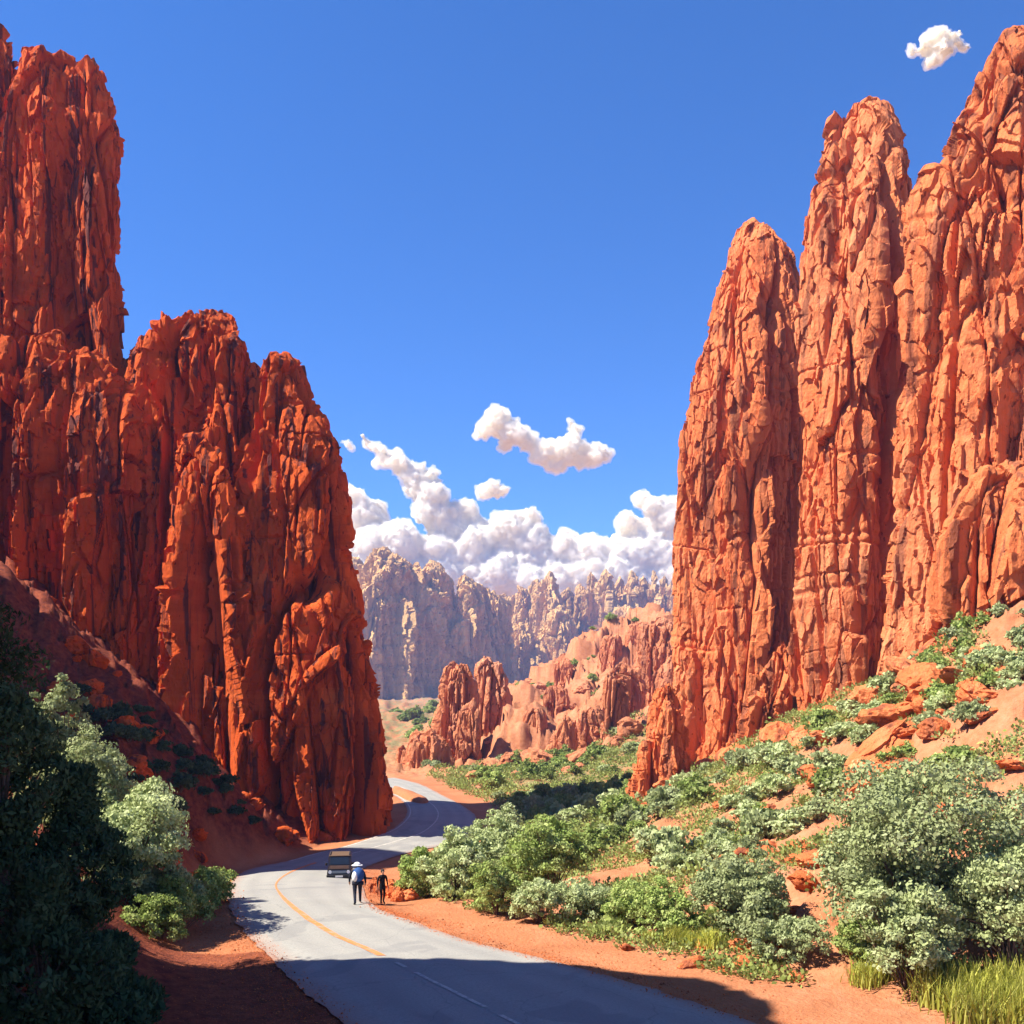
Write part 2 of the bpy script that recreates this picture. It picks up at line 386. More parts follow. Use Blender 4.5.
def build_ground():
    rows = np.concatenate([np.linspace(-30, 14, 40), np.geomspace(14.4, 820, 640)])
    cols = np.concatenate([np.linspace(-1.6, -.62, 90), np.linspace(-.615, .615, 620), np.linspace(.62, 1.6, 90)])
    wd = np.maximum(rows, 22)
    X = (cols[None, :] * wd[:, None]).ravel(); Y = np.repeat(rows, len(cols))
    z, D = ground_z(X, Y, True)
    Z0 = np.zeros_like(X)
    wob = fbm(X / 3, Y / 3, Z0, 3, 44) * 2.2
    sand = np.clip(1.2 - (D + wob - 1.6) / 2.0, 0, 1)
    right = np.clip((X + 4 + (Y - 34) * .18) / 3, 0, 1)
    right = np.where(Y > 60, 1, right)
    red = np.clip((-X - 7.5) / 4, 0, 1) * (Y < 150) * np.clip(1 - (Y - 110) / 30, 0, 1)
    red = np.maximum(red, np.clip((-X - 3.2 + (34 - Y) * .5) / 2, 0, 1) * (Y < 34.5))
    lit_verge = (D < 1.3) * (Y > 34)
    red = np.where(lit_verge > 0, red * .25, red)  # sunlit strip of verge painted less red than the shaded soil
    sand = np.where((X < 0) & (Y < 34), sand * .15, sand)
    valley = np.clip((Y - 270) / 60, 0, 1) * np.clip((20 - X) / 40, 0, 1) * .9
    far = np.clip((Y - 45) / 60, 0, 1) * np.clip((D - 6) / 6, 0, 1) * np.clip(1.15 - np.clip((z - 5) / 10, 0, 1), .06, 1)
    far = far * (1 - np.clip((Y - 130) / 20, 0, 1) * np.clip((X + 28) / 14, 0, 1))
    far = np.maximum(far, valley)
    me = mesh_np('ground', np.stack([X, Y, z], 1), grid_faces(len(rows), len(cols)), True,
                 {'sand': ('POINT', sand), 'red': ('POINT', red), 'far': ('POINT', far)})
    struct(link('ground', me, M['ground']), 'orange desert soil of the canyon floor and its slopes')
    # the plain that carries on to the horizon
    n = 40; xs = np.linspace(-12000, 12000, n); ys = np.linspace(-9000, 14000, n)
    X, Y = np.meshgrid(xs, ys)
    Z = np.full_like(X, -30.0)
    me = mesh_np('plain', np.stack([X.ravel(), Y.ravel(), Z.ravel()], 1), grid_faces(n, n), True,
                 {'sand': ('POINT', np.zeros(n * n)), 'red': ('POINT', np.zeros(n * n)), 'far': ('POINT', np.full(n * n, .6))})
    struct(link('plain', me, M['ground']), 'desert plain beyond the canyon')
build_ground()

def build_road():
    us = np.linspace(0, 1, 25); V = []
    crown = .10 * (1 - (2 * us - 1) ** 2)
    jl = fbm(np.arange(NS) / 6., np.zeros(NS), np.zeros(NS), 3, 5) * .35
    jr = fbm(np.arange(NS) / 6., np.ones(NS) * 9, np.zeros(NS), 3, 6) * .35
    ac = []
    for i in range(NS):
        w = np.linalg.norm(RR[i] - RL[i])
        for k, u in enumerate(us):
            uu = u
            if k == 0: uu = jl[i] / w
            if k == len(us) - 1: uu = 1 + jr[i] / w
            p = road_pt(i, uu); V.append((p[0], p[1], p[2] + crown[k])); ac.append(u)
    me = mesh_np('road', np.array(V), grid_faces(NS, len(us)), True, {'across': ('POINT', np.array(ac))})
    road = struct(link('road', me, M['asphalt']), 'grey asphalt road winding into the canyon')
    def strip(name, i0, i1, u, w, mat, lift=.012, jig=0.0):
        V = []
        for i in range(i0, i1 + 1):
            a = road_pt(i, u); n_ = RR[i] - RL[i]; L = np.linalg.norm(n_); n_ = n_ / L
            cz = .10 * (1 - (2 * u - 1) ** 2)
            q = perlin(np.array([i / 5.]), np.array([u * 7]), np.array([w]), 4)[0] * jig
            for s in (-1, 1):
                p = a + n_ * (s * w / 2 + q); V.append((p[0], p[1], p[2] + cz + lift))
        V = np.array(V)
        me = mesh_np(name, V, grid_faces(len(V) // 2, 2), True)
        return link(name, me, mat, road)
    return road, strip
road, strip = build_road()
# centre line: sections 5..13 are the sunlit bend, the near part is a broken line
CU = .40
def centre(i): return CU
i_sh = 24 * 5 + 2
strip('center_line', i_sh - 4, 24 * 12, CU, .30, M['orange_paint'], .013, .05)
for a, b in ((24 * 4 + 12, i_sh - 10), (24 * 3 + 6, 24 * 4 + 8), (24 * 2 + 16, 24 * 3 + 2), (24 * 2 - 4, 24 * 2 + 11), (24, 24 + 14)):
    strip('dash_line', a, b, CU, .16, M['pale_paint'], .013, .03)
strip('center_line', 24 * 12 + 4, NS - 30, .46, .16, M['pale_paint'], .013, .02)
strip('edge_line', 24 * 12, NS - 50, .05, .16, M['pale_paint'], .013, .02)

# ------------------------------------------------------------------ rock towers
def rock_disp(P, s, seed, amp, fine=1.0, cleft=2.0):
    x, y, z = (P[..., 0] / s).astype(np.float32), (P[..., 1] / s).astype(np.float32), (P[..., 2] / s).astype(np.float32)
    wx = perlin(x / 9, y / 9, z / 16, seed + 1) * .8; wy = perlin(x / 9, y / 9, z / 16, seed + 2) * .8
    x2, y2 = x + wx, y + wy
    big = np.abs(perlin(x2 / 9, y2 / 9, z / 90, seed + 3))
    f0, e0 = facets(x2 / 7.5, y2 / 7.5, z / 34, seed + 11)
    f1, e1 = facets(x2 / 3.2, y2 / 3.2, z / 15, seed + 5)
    f2, e2 = facets(x2 / 1.35, y2 / 1.35, z / 5.2, seed + 6)
    f3, e3 = facets(x / .55, y / .55, z / 1.5, seed + 7)
    pr = perlin(x2 / 4.5, y2 / 4.5, z / 70, seed + 8)
    crack = np.exp(-(pr / (.025 + .011 * cleft)) ** 2) * np.clip(perlin(x / 9, y / 9, z / 18, seed + 14) * 4 + .8, 0, 1)
    pr2 = perlin(x2 / 1.9, y2 / 1.9, z / 22, seed + 12)
    crack2 = np.exp(-(pr2 / .06) ** 2) * np.clip(perlin(x / 6, y / 6, z / 9, seed + 13) * 4 + .3, 0, 1)
    fi = fbm(x / .8, y / .8, z / 1.2, 3, seed + 9)
    # bedding joints: thin recessed seams, uneven and broken along their length
    zj = z + perlin(x / 8, y / 8, z / 8, seed + 15) * 1.6
    jn = perlin(x * 0 + 3.3, y * 0 + 7.7, zj / 2.4, seed + 10)
    joint = np.exp(-(jn / .05) ** 2) * np.clip(perlin(x / 5, y / 5, z / 3, seed + 16) * 4, 0, 1)
    co_ = 2.2 * (big - .25) + 2.0 * f0 - .6 * cleft * crack
    d = 1.35 * f1 + .72 * f2 + fine * (.34 * f3 + .24 * fi) - .4 * cleft * crack - .8 * crack2 - .3 * joint
    d = d - .5 * np.clip(1 - e1 / .08, 0, 1)
    return co_ * s * amp, d * s * amp

def tower(name, Lp, Rp, D, ratio, mat, seed, nth=360, nz=620, s=1.0, amp=1.0, zbot=None, parent=None, n_exp=2.6, yoff=0.0, lean=0.0, crown=1.0, world=False, cleft=2.0):
    g_ = (lambda x_, z_: (x_, D, z_)) if world else (lambda px, py: pt(px, py, D))
    Lw = np.array([g_(*q) for q in Lp]); Rw = np.array([g_(*q) for q in Rp])
    ztop = max(Lw[0, 2], Rw[0, 2])
    if zbot is None:
        zs = [gz(x, D) for x in np.linspace(Lw[-1, 0], Rw[-1, 0], 5)] + [gz(x, D - ratio * (Rw[-1, 0] - Lw[-1, 0]) * .4) for x in np.linspace(Lw[-1, 0], Rw[-1, 0], 5)]
        zbot = min(zs) - 3 * s
    zbot = min(zbot, Lw[-1, 2], Rw[-1, 2])
    t = np.linspace(0, 1, nz); t = t * .92 + .08 * t ** 2
    z = ztop + (zbot - ztop) * t
    xl = np.interp(-z, -Lw[:, 2], Lw[:, 0]); xr = np.interp(-z, -Rw[:, 2], Rw[:, 0])
    c = (xl + xr) / 2; a = np.maximum((xr - xl) / 2, .02)
    # narrow the first levels to close the crown
    cap = np.clip((ztop - z) / (1.6 * s * crown + 1e-6), 0, 1); a = a * np.sqrt(1 - (1 - cap) ** 2 + 1e-4)
    k = max(3, nz // 14); ker = np.ones(k) / k
    b = np.convolve(np.pad(a, (k // 2, k - 1 - k // 2), 'edge'), ker, 'valid') * ratio
    b = b * np.sqrt(1 - (1 - cap) ** 2 + 1e-4)
    v = np.linspace(-1, 1, nth, endpoint=False); th = -np.pi / 2 + np.pi * (.62 * v + .38 * v ** 3)
    ct, st = np.cos(th), np.sin(th)
    ex = 2 / n_exp
    X = c[:, None] + a[:, None] * (np.sign(ct) * np.abs(ct) ** ex)[None, :]
    Y = D + yoff + b[:, None] * (np.sign(st) * np.abs(st) ** ex)[None, :] + lean * ((ztop - z) / (ztop - zbot))[:, None]
    Z = np.repeat(z[:, None], nth, 1)
    P = np.stack([X, Y, Z], -1)
    dth = np.roll(P, -1, 1) - np.roll(P, 1, 1); dz = np.gradient(P, axis=0)
    nr = np.cross(dz, dth); nr /= np.linalg.norm(nr, axis=-1, keepdims=True) + 1e-9
    # point outwards
    outw = P - np.stack([np.repeat(c[:, None], nth, 1), np.full_like(X, D + yoff), Z - a[:, None] * .5], -1)
    sg = np.sign((nr * outw).sum(-1, keepdims=True)); sg[sg == 0] = 1; nr = nr * sg
    dc, df = rock_disp(P, s, seed, amp, 1.0, cleft)
    top_ = (ztop - z) / s
    lc = (np.minimum(1, (a / (4.6 * s)) + .08) * np.clip(top_ / 13, .35, 1))[:, None]
    lf = (np.minimum(1, (a / (2.2 * s)) + .22) * np.clip(top_ / 4, .6, 1))[:, None]
    P = P + nr * (dc * lc + df * lf)[..., None]
    P[..., 2] += fbm(P[..., 0] / (2.2 * s), P[..., 1] / (2.2 * s), P[..., 2] * 0, 4, seed + 77) * 2.2 * s * np.clip(1.3 - (ztop - z) / (8 * s), 0, 1)[:, None] * crown
    V = P.reshape(-1, 3)
    top = P[0].mean(0)[None, :]
    V = np.concatenate([V, top]); ti = len(V) - 1
    idx = np.arange(nth)
    cf = np.stack([idx, np.full(nth, ti), (idx + 1) % nth], 1)
    q = grid_faces(nz, nth, True)[:, ::-1]
    # faces point outwards (top to bottom rows, counter-clockwise seen from above)
    me = mesh_np(name, V, [grid_faces(nz, nth, True)[:, ::-1], cf], False)
    return link(name, me, mat, parent)

# --- left cliff: one thing, its buttresses are parts
cliff = empty('red_cliff', (-30, 92, 0))
tag(cliff, 'deep red shaded cliff with fluted buttresses at the left of the road', 'cliff')
def cliff_part(*a, **k):
    k.setdefault('cleft', 4.2); o = tower(*a, **k); o.parent = cliff; o.matrix_parent_inverse = Matrix.Translation((30, -92, 0)); return o
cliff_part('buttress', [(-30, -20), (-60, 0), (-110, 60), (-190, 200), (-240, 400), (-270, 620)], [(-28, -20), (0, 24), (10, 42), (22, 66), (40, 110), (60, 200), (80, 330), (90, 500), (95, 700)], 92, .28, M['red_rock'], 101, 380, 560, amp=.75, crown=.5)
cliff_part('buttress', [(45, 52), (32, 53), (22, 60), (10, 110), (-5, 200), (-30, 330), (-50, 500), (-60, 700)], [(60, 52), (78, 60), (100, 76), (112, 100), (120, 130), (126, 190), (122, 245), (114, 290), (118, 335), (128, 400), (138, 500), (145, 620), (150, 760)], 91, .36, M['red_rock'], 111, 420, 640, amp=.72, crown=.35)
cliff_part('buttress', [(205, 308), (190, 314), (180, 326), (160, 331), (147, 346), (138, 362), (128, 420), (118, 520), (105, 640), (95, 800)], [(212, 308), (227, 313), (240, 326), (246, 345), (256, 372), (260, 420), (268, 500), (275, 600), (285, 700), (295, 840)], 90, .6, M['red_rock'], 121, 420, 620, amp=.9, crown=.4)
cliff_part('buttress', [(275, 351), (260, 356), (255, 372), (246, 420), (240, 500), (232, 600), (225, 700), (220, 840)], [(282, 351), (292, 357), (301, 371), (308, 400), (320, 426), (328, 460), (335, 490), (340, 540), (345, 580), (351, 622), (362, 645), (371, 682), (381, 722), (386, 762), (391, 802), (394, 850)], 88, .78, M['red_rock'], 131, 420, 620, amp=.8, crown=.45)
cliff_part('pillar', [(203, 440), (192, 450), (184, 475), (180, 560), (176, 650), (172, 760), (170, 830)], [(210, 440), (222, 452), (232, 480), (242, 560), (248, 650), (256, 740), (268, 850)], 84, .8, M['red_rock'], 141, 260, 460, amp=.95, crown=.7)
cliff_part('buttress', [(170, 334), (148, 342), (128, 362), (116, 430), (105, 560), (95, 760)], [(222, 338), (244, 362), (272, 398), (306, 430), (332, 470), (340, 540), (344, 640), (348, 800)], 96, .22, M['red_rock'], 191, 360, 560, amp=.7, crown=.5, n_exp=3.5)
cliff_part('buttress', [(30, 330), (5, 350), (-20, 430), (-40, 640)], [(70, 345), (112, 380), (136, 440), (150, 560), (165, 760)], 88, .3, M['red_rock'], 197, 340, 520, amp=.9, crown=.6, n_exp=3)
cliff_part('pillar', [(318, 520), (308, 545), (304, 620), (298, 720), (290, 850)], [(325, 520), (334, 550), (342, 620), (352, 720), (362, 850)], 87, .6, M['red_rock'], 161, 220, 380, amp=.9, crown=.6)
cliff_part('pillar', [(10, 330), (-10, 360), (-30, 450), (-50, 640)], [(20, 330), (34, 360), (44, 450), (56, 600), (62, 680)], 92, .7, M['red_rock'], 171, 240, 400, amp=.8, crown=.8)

# --- unseen walls added off to the left, shaped to shade near bend and scree
wall = tower('unseen_wall', [(-32, 38), (-45, 35), (-54, 25), (-56, -8)], [(-30, 38), (-20, 35), (-15, 28), (-13.8, 19), (-13.2, -8)], 4.6, .9, M['red_rock'], 181, 140, 160, amp=.6, world=True, n_exp=4.5)
struct(wall, 'unseen red wall added left of the near bend to shade it')
wall = tower('unseen_wall', [(-24, 31), (-28, 29), (-33, 17), (-36, -8)], [(-21, 31), (-17, 28.5), (-16, 24), (-15.6, 12), (-15.3, -8)], 22.8, .72, M['red_rock'], 183, 140, 160, amp=.5, world=True, n_exp=4)
struct(wall, 'unseen lower spur added to shape the shadow on the near bend')
wall = tower('unseen_wall', [(-22, 10), (-26, 9), (-30, 5), (-33, -6)], [(-20, 10), (-18, 9), (-17.4, 6), (-17.2, -6)], 29.5, .5, M['red_rock'], 187, 120, 120, amp=.4, world=True, n_exp=4)
struct(wall, 'unseen lowest spur added to shape the shadow edge on the near bend')
wall = tower('unseen_wall', [(-56, 50), (-62, 48), (-76, 30), (-82, -8)], [(-54, 50), (-49, 47), (-45, 38), (-43, 20), (-42, -8)], 67, .45, M['red_rock'], 185, 160, 160, amp=.6, world=True, n_exp=4)
struct(wall, 'unseen red wall added to shade the scree slope')

# --- right spires
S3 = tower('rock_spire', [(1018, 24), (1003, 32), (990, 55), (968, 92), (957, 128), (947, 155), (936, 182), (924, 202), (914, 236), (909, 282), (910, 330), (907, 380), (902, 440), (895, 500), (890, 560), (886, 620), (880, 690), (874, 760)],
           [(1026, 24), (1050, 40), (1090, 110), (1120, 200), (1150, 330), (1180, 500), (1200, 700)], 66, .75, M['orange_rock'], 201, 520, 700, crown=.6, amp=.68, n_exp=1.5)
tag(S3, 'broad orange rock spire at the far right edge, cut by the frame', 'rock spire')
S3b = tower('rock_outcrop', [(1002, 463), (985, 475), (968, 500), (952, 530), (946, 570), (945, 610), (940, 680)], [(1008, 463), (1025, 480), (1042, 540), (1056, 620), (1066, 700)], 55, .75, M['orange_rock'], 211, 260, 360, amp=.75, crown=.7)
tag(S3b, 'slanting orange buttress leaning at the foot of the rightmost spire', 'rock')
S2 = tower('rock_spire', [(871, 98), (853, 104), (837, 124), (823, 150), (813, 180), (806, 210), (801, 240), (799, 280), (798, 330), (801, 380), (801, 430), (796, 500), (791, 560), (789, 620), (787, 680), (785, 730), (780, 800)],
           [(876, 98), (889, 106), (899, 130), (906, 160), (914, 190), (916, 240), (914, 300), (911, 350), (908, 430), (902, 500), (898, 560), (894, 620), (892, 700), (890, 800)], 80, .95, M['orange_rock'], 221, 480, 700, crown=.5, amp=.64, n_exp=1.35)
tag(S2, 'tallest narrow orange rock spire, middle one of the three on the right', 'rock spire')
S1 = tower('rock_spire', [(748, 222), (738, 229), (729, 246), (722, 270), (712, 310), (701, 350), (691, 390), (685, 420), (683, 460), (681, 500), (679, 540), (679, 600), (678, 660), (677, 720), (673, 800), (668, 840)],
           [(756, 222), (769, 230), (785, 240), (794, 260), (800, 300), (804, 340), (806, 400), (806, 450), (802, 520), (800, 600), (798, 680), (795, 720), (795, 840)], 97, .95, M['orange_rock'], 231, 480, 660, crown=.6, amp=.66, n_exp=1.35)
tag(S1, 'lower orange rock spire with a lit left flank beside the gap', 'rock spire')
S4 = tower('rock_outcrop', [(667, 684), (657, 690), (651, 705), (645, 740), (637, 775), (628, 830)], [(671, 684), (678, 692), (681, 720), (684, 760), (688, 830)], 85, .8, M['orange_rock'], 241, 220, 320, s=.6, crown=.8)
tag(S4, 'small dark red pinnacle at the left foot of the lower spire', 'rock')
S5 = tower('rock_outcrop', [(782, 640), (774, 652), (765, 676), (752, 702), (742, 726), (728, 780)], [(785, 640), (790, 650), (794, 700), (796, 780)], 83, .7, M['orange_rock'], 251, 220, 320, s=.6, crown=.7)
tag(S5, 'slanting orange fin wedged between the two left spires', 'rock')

# --- middle distance outcrops
MID = [
 ([(451, 660), (444, 668), (439, 690), (436, 712), (432, 740), (428, 780)], [(458, 660), (468, 666), (475, 682), (478, 720), (482, 780)], 170, .8, 301, 'tall twin hoodoo above the far bend, left of the pair'),
 ([(484, 657), (478, 665), (475, 700), (472, 740), (468, 775)], [(491, 657), (501, 663), (510, 680), (508, 705), (505, 735), (502, 775)], 182, .8, 302, 'tall twin hoodoo above the far bend, right of the pair'),
 ([(472, 700), (460, 711), (456, 740), (452, 785)], [(476, 700), (480, 715), (479, 740), (474, 785)], 162, .8, 303, 'short orange fin in front of the twin hoodoos'),
 ([(416, 730), (410, 737), (408, 755), (402, 790)], [(424, 730), (438, 734), (448, 748), (454, 790)], 156, .8, 304, 'low dark blocky outcrop beside the far road'),
 ([(402, 745), (399, 752), (397, 790)], [(405, 745), (411, 752), (414, 790)], 158, .8, 305, 'smallest outcrop, tight against the end of the left cliff'),
 ([(645, 619), (638, 623), (636, 650), (633, 690), (630, 770)], [(680, 617), (700, 620), (715, 650), (720, 770)], 186, .6, 306, 'largest square red rock face behind the spires'),
 ([(612, 666), (607, 672), (604, 700), (601, 730), (597, 775)], [(630, 664), (640, 668), (646, 690), (648, 775)], 174, .6, 307, 'stepped red rock face below the largest square one'),
 ([(587, 707), (582, 714), (579, 735), (575, 775)], [(592, 707), (600, 714), (604, 735), (606, 775)], 164, .8, 308, 'rounded knob at the foot of the stepped red face'),
 ([(563, 716), (557, 724), (553, 745), (550, 780)], [(568, 714), (574, 722), (574, 745), (572, 780)], 160, .8, 309, 'narrow dark fin on the orange hillside'),
 ([(526, 711), (521, 716), (520, 730), (516, 755)], [(533, 711), (539, 718), (539, 735), (540, 755)], 172, .8, 310, 'dark block alone on the hillside above the green flat'),
 ([(558, 657), (553, 664), (552, 680), (549, 710)], [(566, 656), (573, 664), (574, 680), (577, 710)], 235, .7, 311, 'upper dark crag high on the orange hillside'),
 ([(533, 687), (530, 692), (529, 702), (526, 725)], [(540, 686), (547, 690), (550, 702), (553, 725)], 228, .7, 312, 'low crag left of the upper dark one on the hillside'),
]
for L_, R_, D_, ra, sd, lb in MID:
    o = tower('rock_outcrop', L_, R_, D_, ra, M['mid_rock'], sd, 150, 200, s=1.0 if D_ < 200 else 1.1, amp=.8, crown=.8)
    tag(o, lb, 'rock')

def hit(px, py, d0=120, d1=340):
    d = np.arange(d0, d1, 1.0); z = ground_z((px - CX) / F * d, d); ray = CAMZ - (py - HY) / F * d
    k = np.where(z >= ray)[0]
    return float(d[k[0]]) if len(k) else None
for i, (px, py, w_, h_, lb) in enumerate([(655, 690, 44, 60, 'shadowed red wall tight behind the lower spire'), (612, 668, 26, 34, 'red step in the middle of the orange ridge'), (556, 716, 26, 30, 'squat crag above the twin fins on the orange ridge'),
        (536, 742, 22, 34, 'upright slab at the left toe of the orange ridge'), (618, 735, 34, 60, 'large fluted red face at the foot of the orange ridge'), (640, 648, 30, 26, 'red ledge near the crest of the orange ridge'), (580, 752, 26, 34, 'broken red block among the shrubs below the ridge')]):
    d_ = hit(px, py)
    if d_ is None: continue
    r_ = random.Random(900 + i)
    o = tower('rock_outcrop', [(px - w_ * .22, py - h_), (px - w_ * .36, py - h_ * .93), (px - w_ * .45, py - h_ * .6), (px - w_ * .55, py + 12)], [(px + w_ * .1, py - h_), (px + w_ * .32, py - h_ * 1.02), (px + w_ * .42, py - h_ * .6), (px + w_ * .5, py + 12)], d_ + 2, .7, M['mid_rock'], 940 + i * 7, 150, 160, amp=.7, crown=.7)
    tag(o, lb, 'rock')
# ------------------------------------------------------------------ far mountains
def mountain(label, peaks, D, seed, s_):
    e = empty('mountain', (0, D, -30)); e['kind'] = 'structure'; e['label'] = label
    inv = Matrix.Translation((0, -D, 30))
    for i, (px, py, wl, wr, dd) in enumerate(peaks):
        r_ = random.Random(seed + i)
        wl *= 1.25; wr *= 1.3; Lp, Rp = [(px - .8, py)], [(px + .8, py)]
        for q, f in ((6, .22), (14, .36), (30, .52), (60, .72), (100, .9), (150, 1.0)):
            Lp.append((px - wl * f * r_.uniform(.85, 1.15), py + q)); Rp.append((px + wr * f * r_.uniform(.85, 1.15), py + q))
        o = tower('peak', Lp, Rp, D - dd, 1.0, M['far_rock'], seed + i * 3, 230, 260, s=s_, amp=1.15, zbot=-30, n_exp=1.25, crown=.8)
        o.parent = e; o.matrix_parent_inverse = inv
mountain('tan craggy massif with a blue shaded flank closing the valley', [(352, 557, 30, 26, 0), (378, 549, 44, 40, 60), (393, 553, 30, 46, 40), (410, 568, 22, 34, 20), (430, 560, 20, 34, 30), (446, 573, 16, 26, 10), (465, 573, 14, 24, 25), (480, 581, 14, 22, 5), (494, 590, 18, 26, 0), (320, 570, 60, 40, 0)], 900, 401, 3.6)
mountain('jagged tan ridge of many small spires along the skyline', [(505, 592, 22, 22, 0), (522, 585, 20, 20, 30), (537, 579, 20, 18, 10), (550, 571, 24, 22, 40), (568, 587, 16, 16, 0), (580, 583, 14, 14, 20), (591, 572, 14, 16, 30), (606, 570, 13, 16, 40), (620, 576, 12, 14, 10), (631, 571, 12, 15, 30), (643, 576, 12, 12, 10), (653, 570, 12, 14, 30), (664, 574, 12, 13, 10), (676, 571, 13, 20, 30), (700, 575, 22, 30, 0), (560, 606, 30, 30, 110), (520, 622, 28, 30, 120), (625, 604, 40, 40, 80)], 1060, 521, 3.2)

# ------------------------------------------------------------------ clouds
def cloud(puffs, D, seed, label, vox):
    bm = bmesh.new()
    r0 = random.Random(seed)
    for px, py, r in puffs:
        x, y, z = pt(px, py, D); rr = r / F * D
        m = Matrix.Translation((x, y + r0.uniform(-.5, .5) * rr, z)) @ Matrix.Diagonal((rr, rr * 1.0, rr * .92, 1))
        bmesh.ops.create_icosphere(bm, subdivisions=3, radius=1, matrix=m)
        for k in range(9):
            a = r0.uniform(0, 6.28); e = r0.uniform(-.5, 1.2); q = r0.uniform(.28, .5) * rr
            dx = math.cos(a) * math.cos(e); dy = math.sin(a) * math.cos(e); dz = math.sin(e)
            bmesh.ops.create_icosphere(bm, subdivisions=2, radius=q, matrix=Matrix.Translation((x + dx * rr * .9, y + dy * rr * .8, z + dz * rr * .8)))
    me = bpy.data.meshes.new('cloud'); bm.to_mesh(me); bm.free()
    o = link('cloud', me, None)
    md = o.modifiers.new('r', 'REMESH'); md.mode = 'VOXEL'; md.voxel_size = vox
    dg = bpy.context.evaluated_depsgraph_get(); dg.update()
    m2 = bpy.data.meshes.new_from_object(o.evaluated_get(dg)); o.modifiers.clear(); o.data = m2; bpy.data.meshes.remove(me)
    n = len(m2.vertices); co = np.empty(n * 3, np.float32); m2.vertices.foreach_get('co', co); co = co.reshape(-1, 3)
    nn = np.empty(n * 3, np.float32); m2.vertices.foreach_get('normal', nn); nn = nn.reshape(-1, 3)
    u = D / F
    b = np.abs(fbm(co[:, 0] / (14 * u), co[:, 1] / (14 * u), co[:, 2] / (14 * u), 5, seed)) * 15 * u - 4.2 * u
    b2 = fbm(co[:, 0] / (5 * u), co[:, 1] / (5 * u), co[:, 2] / (5 * u), 4, seed + 5) * 4.5 * u
    co = co + nn * (b + b2)[:, None]
    m2.vertices.foreach_set('co', co.ravel()); m2.update()
    m2.polygons.foreach_set('use_smooth', np.ones(len(m2.polygons), bool))
    m2.materials.append(M['cloud']); m2.name = 'cloud'
    m3 = m2.copy(); m3.name = 'cloud_fringe'
    fr = fbm(co[:, 0] / (18 * u), co[:, 1] / (18 * u), co[:, 2] / (18 * u) + 9, 5, seed + 8)
    c3 = co + nn * (np.clip(2.6 + fr * 7, .6, 7) * u)[:, None]
    m3.vertices.foreach_set('co', c3.astype(np.float32).ravel()); m3.update(); m3.materials.clear()
    key = 'vapour%d' % int(D)
    if key not in M:
        mv = bpy.data.materials.new('cloud vapour'); tv = nt(mv); ov = N(tv, 'ShaderNodeOutputMaterial'); vv = N(tv, 'ShaderNodeVolumePrincipled')
        vv.inputs['Color'].default_value = (1, .97, .90, 1); vv.inputs['Density'].default_value = .12 / u; tv.links.new(vv.outputs[0], ov.inputs['Volume']); M[key] = mv
    link('vapour', m3, M[key], o)
    tag(o, label, 'cloud')
    return o
m = bpy.data.materials.new('cloud white'); t = nt(m)
d1 = N(t, 'ShaderNodeBsdfDiffuse'); d1.inputs[0].default_value = (.99, .945, .82, 1)
d2 = N(t, 'ShaderNodeBsdfTranslucent'); d2.inputs[0].default_value = (.99, .945, .82, 1)
mx = N(t, 'ShaderNodeMixShader'); mx.inputs[0].default_value = .55; o_ = N(t, 'ShaderNodeOutputMaterial')
t.links.new(d1.outputs[0], mx.inputs[1]); t.links.new(d2.outputs[0], mx.inputs[2]); t.links.new(mx.outputs[0], o_.inputs[0])
M['cloud'] = m
bank = [(x, 577 + (x * 7 % 9), 24) for x in range(345, 690, 14)] + [(x, 553 + (x * 5 % 11), 19) for x in range(350, 690, 15)] + [(365, 515, 20), (400, 545, 26), (375, 548, 24), (430, 512, 18), (362, 437, 3.5), (367, 442, 5.5), (375, 448, 6.5), (384, 455, 8), (394, 462, 10), (404, 468, 12), (414, 477, 14), (424, 487, 16), (434, 498, 17),
        (430, 476, 8), (398, 452, 4), (378, 462, 4), (442, 522, 20), (461, 512, 15), (480, 540, 25), (508, 530, 20), (530, 518, 12), (532, 545, 24), (560, 550, 19), (572, 538, 8), (590, 556, 20), (620, 560, 23),
        (628, 524, 12), (642, 503, 10), (655, 510, 14), (668, 522, 19), (674, 506, 11), (650, 545, 23), (352, 500, 14), (700, 540, 25), (470, 555, 24)]
cloud(bank, 4200, 5, 'big heaped white cloud bank low over the far mountains', 9)
cloud([(491, 489, 10), (485, 494, 8), (498, 493, 8)], 3900, 6, 'tiny round white cloud puff just above the cloud bank', 6)
cloud([(497, 424, 16), (484, 432, 9), (512, 436, 14), (528, 444, 11), (504, 446, 8), (546, 455, 15), (568, 452, 17), (575, 432, 8), (570, 422, 4), (592, 455, 14), (556, 466, 11), (606, 457, 7), (580, 464, 8), (526, 430, 5)], 3600, 7, 'long ragged white cloud floating in the middle of the sky', 7)
cloud([(347, 443, 4.5), (350, 447, 3)], 4000, 8, 'smallest white wisp near the left cliff', 5)
cloud([(938, 38, 10), (925, 47, 7), (953, 41, 8), (934, 60, 8), (964, 47, 6), (913, 51, 5), (942, 50, 11), (926, 40, 6), (958, 34, 5)], 2600, 9, 'lone small white cloud at top right above the spires', 5)

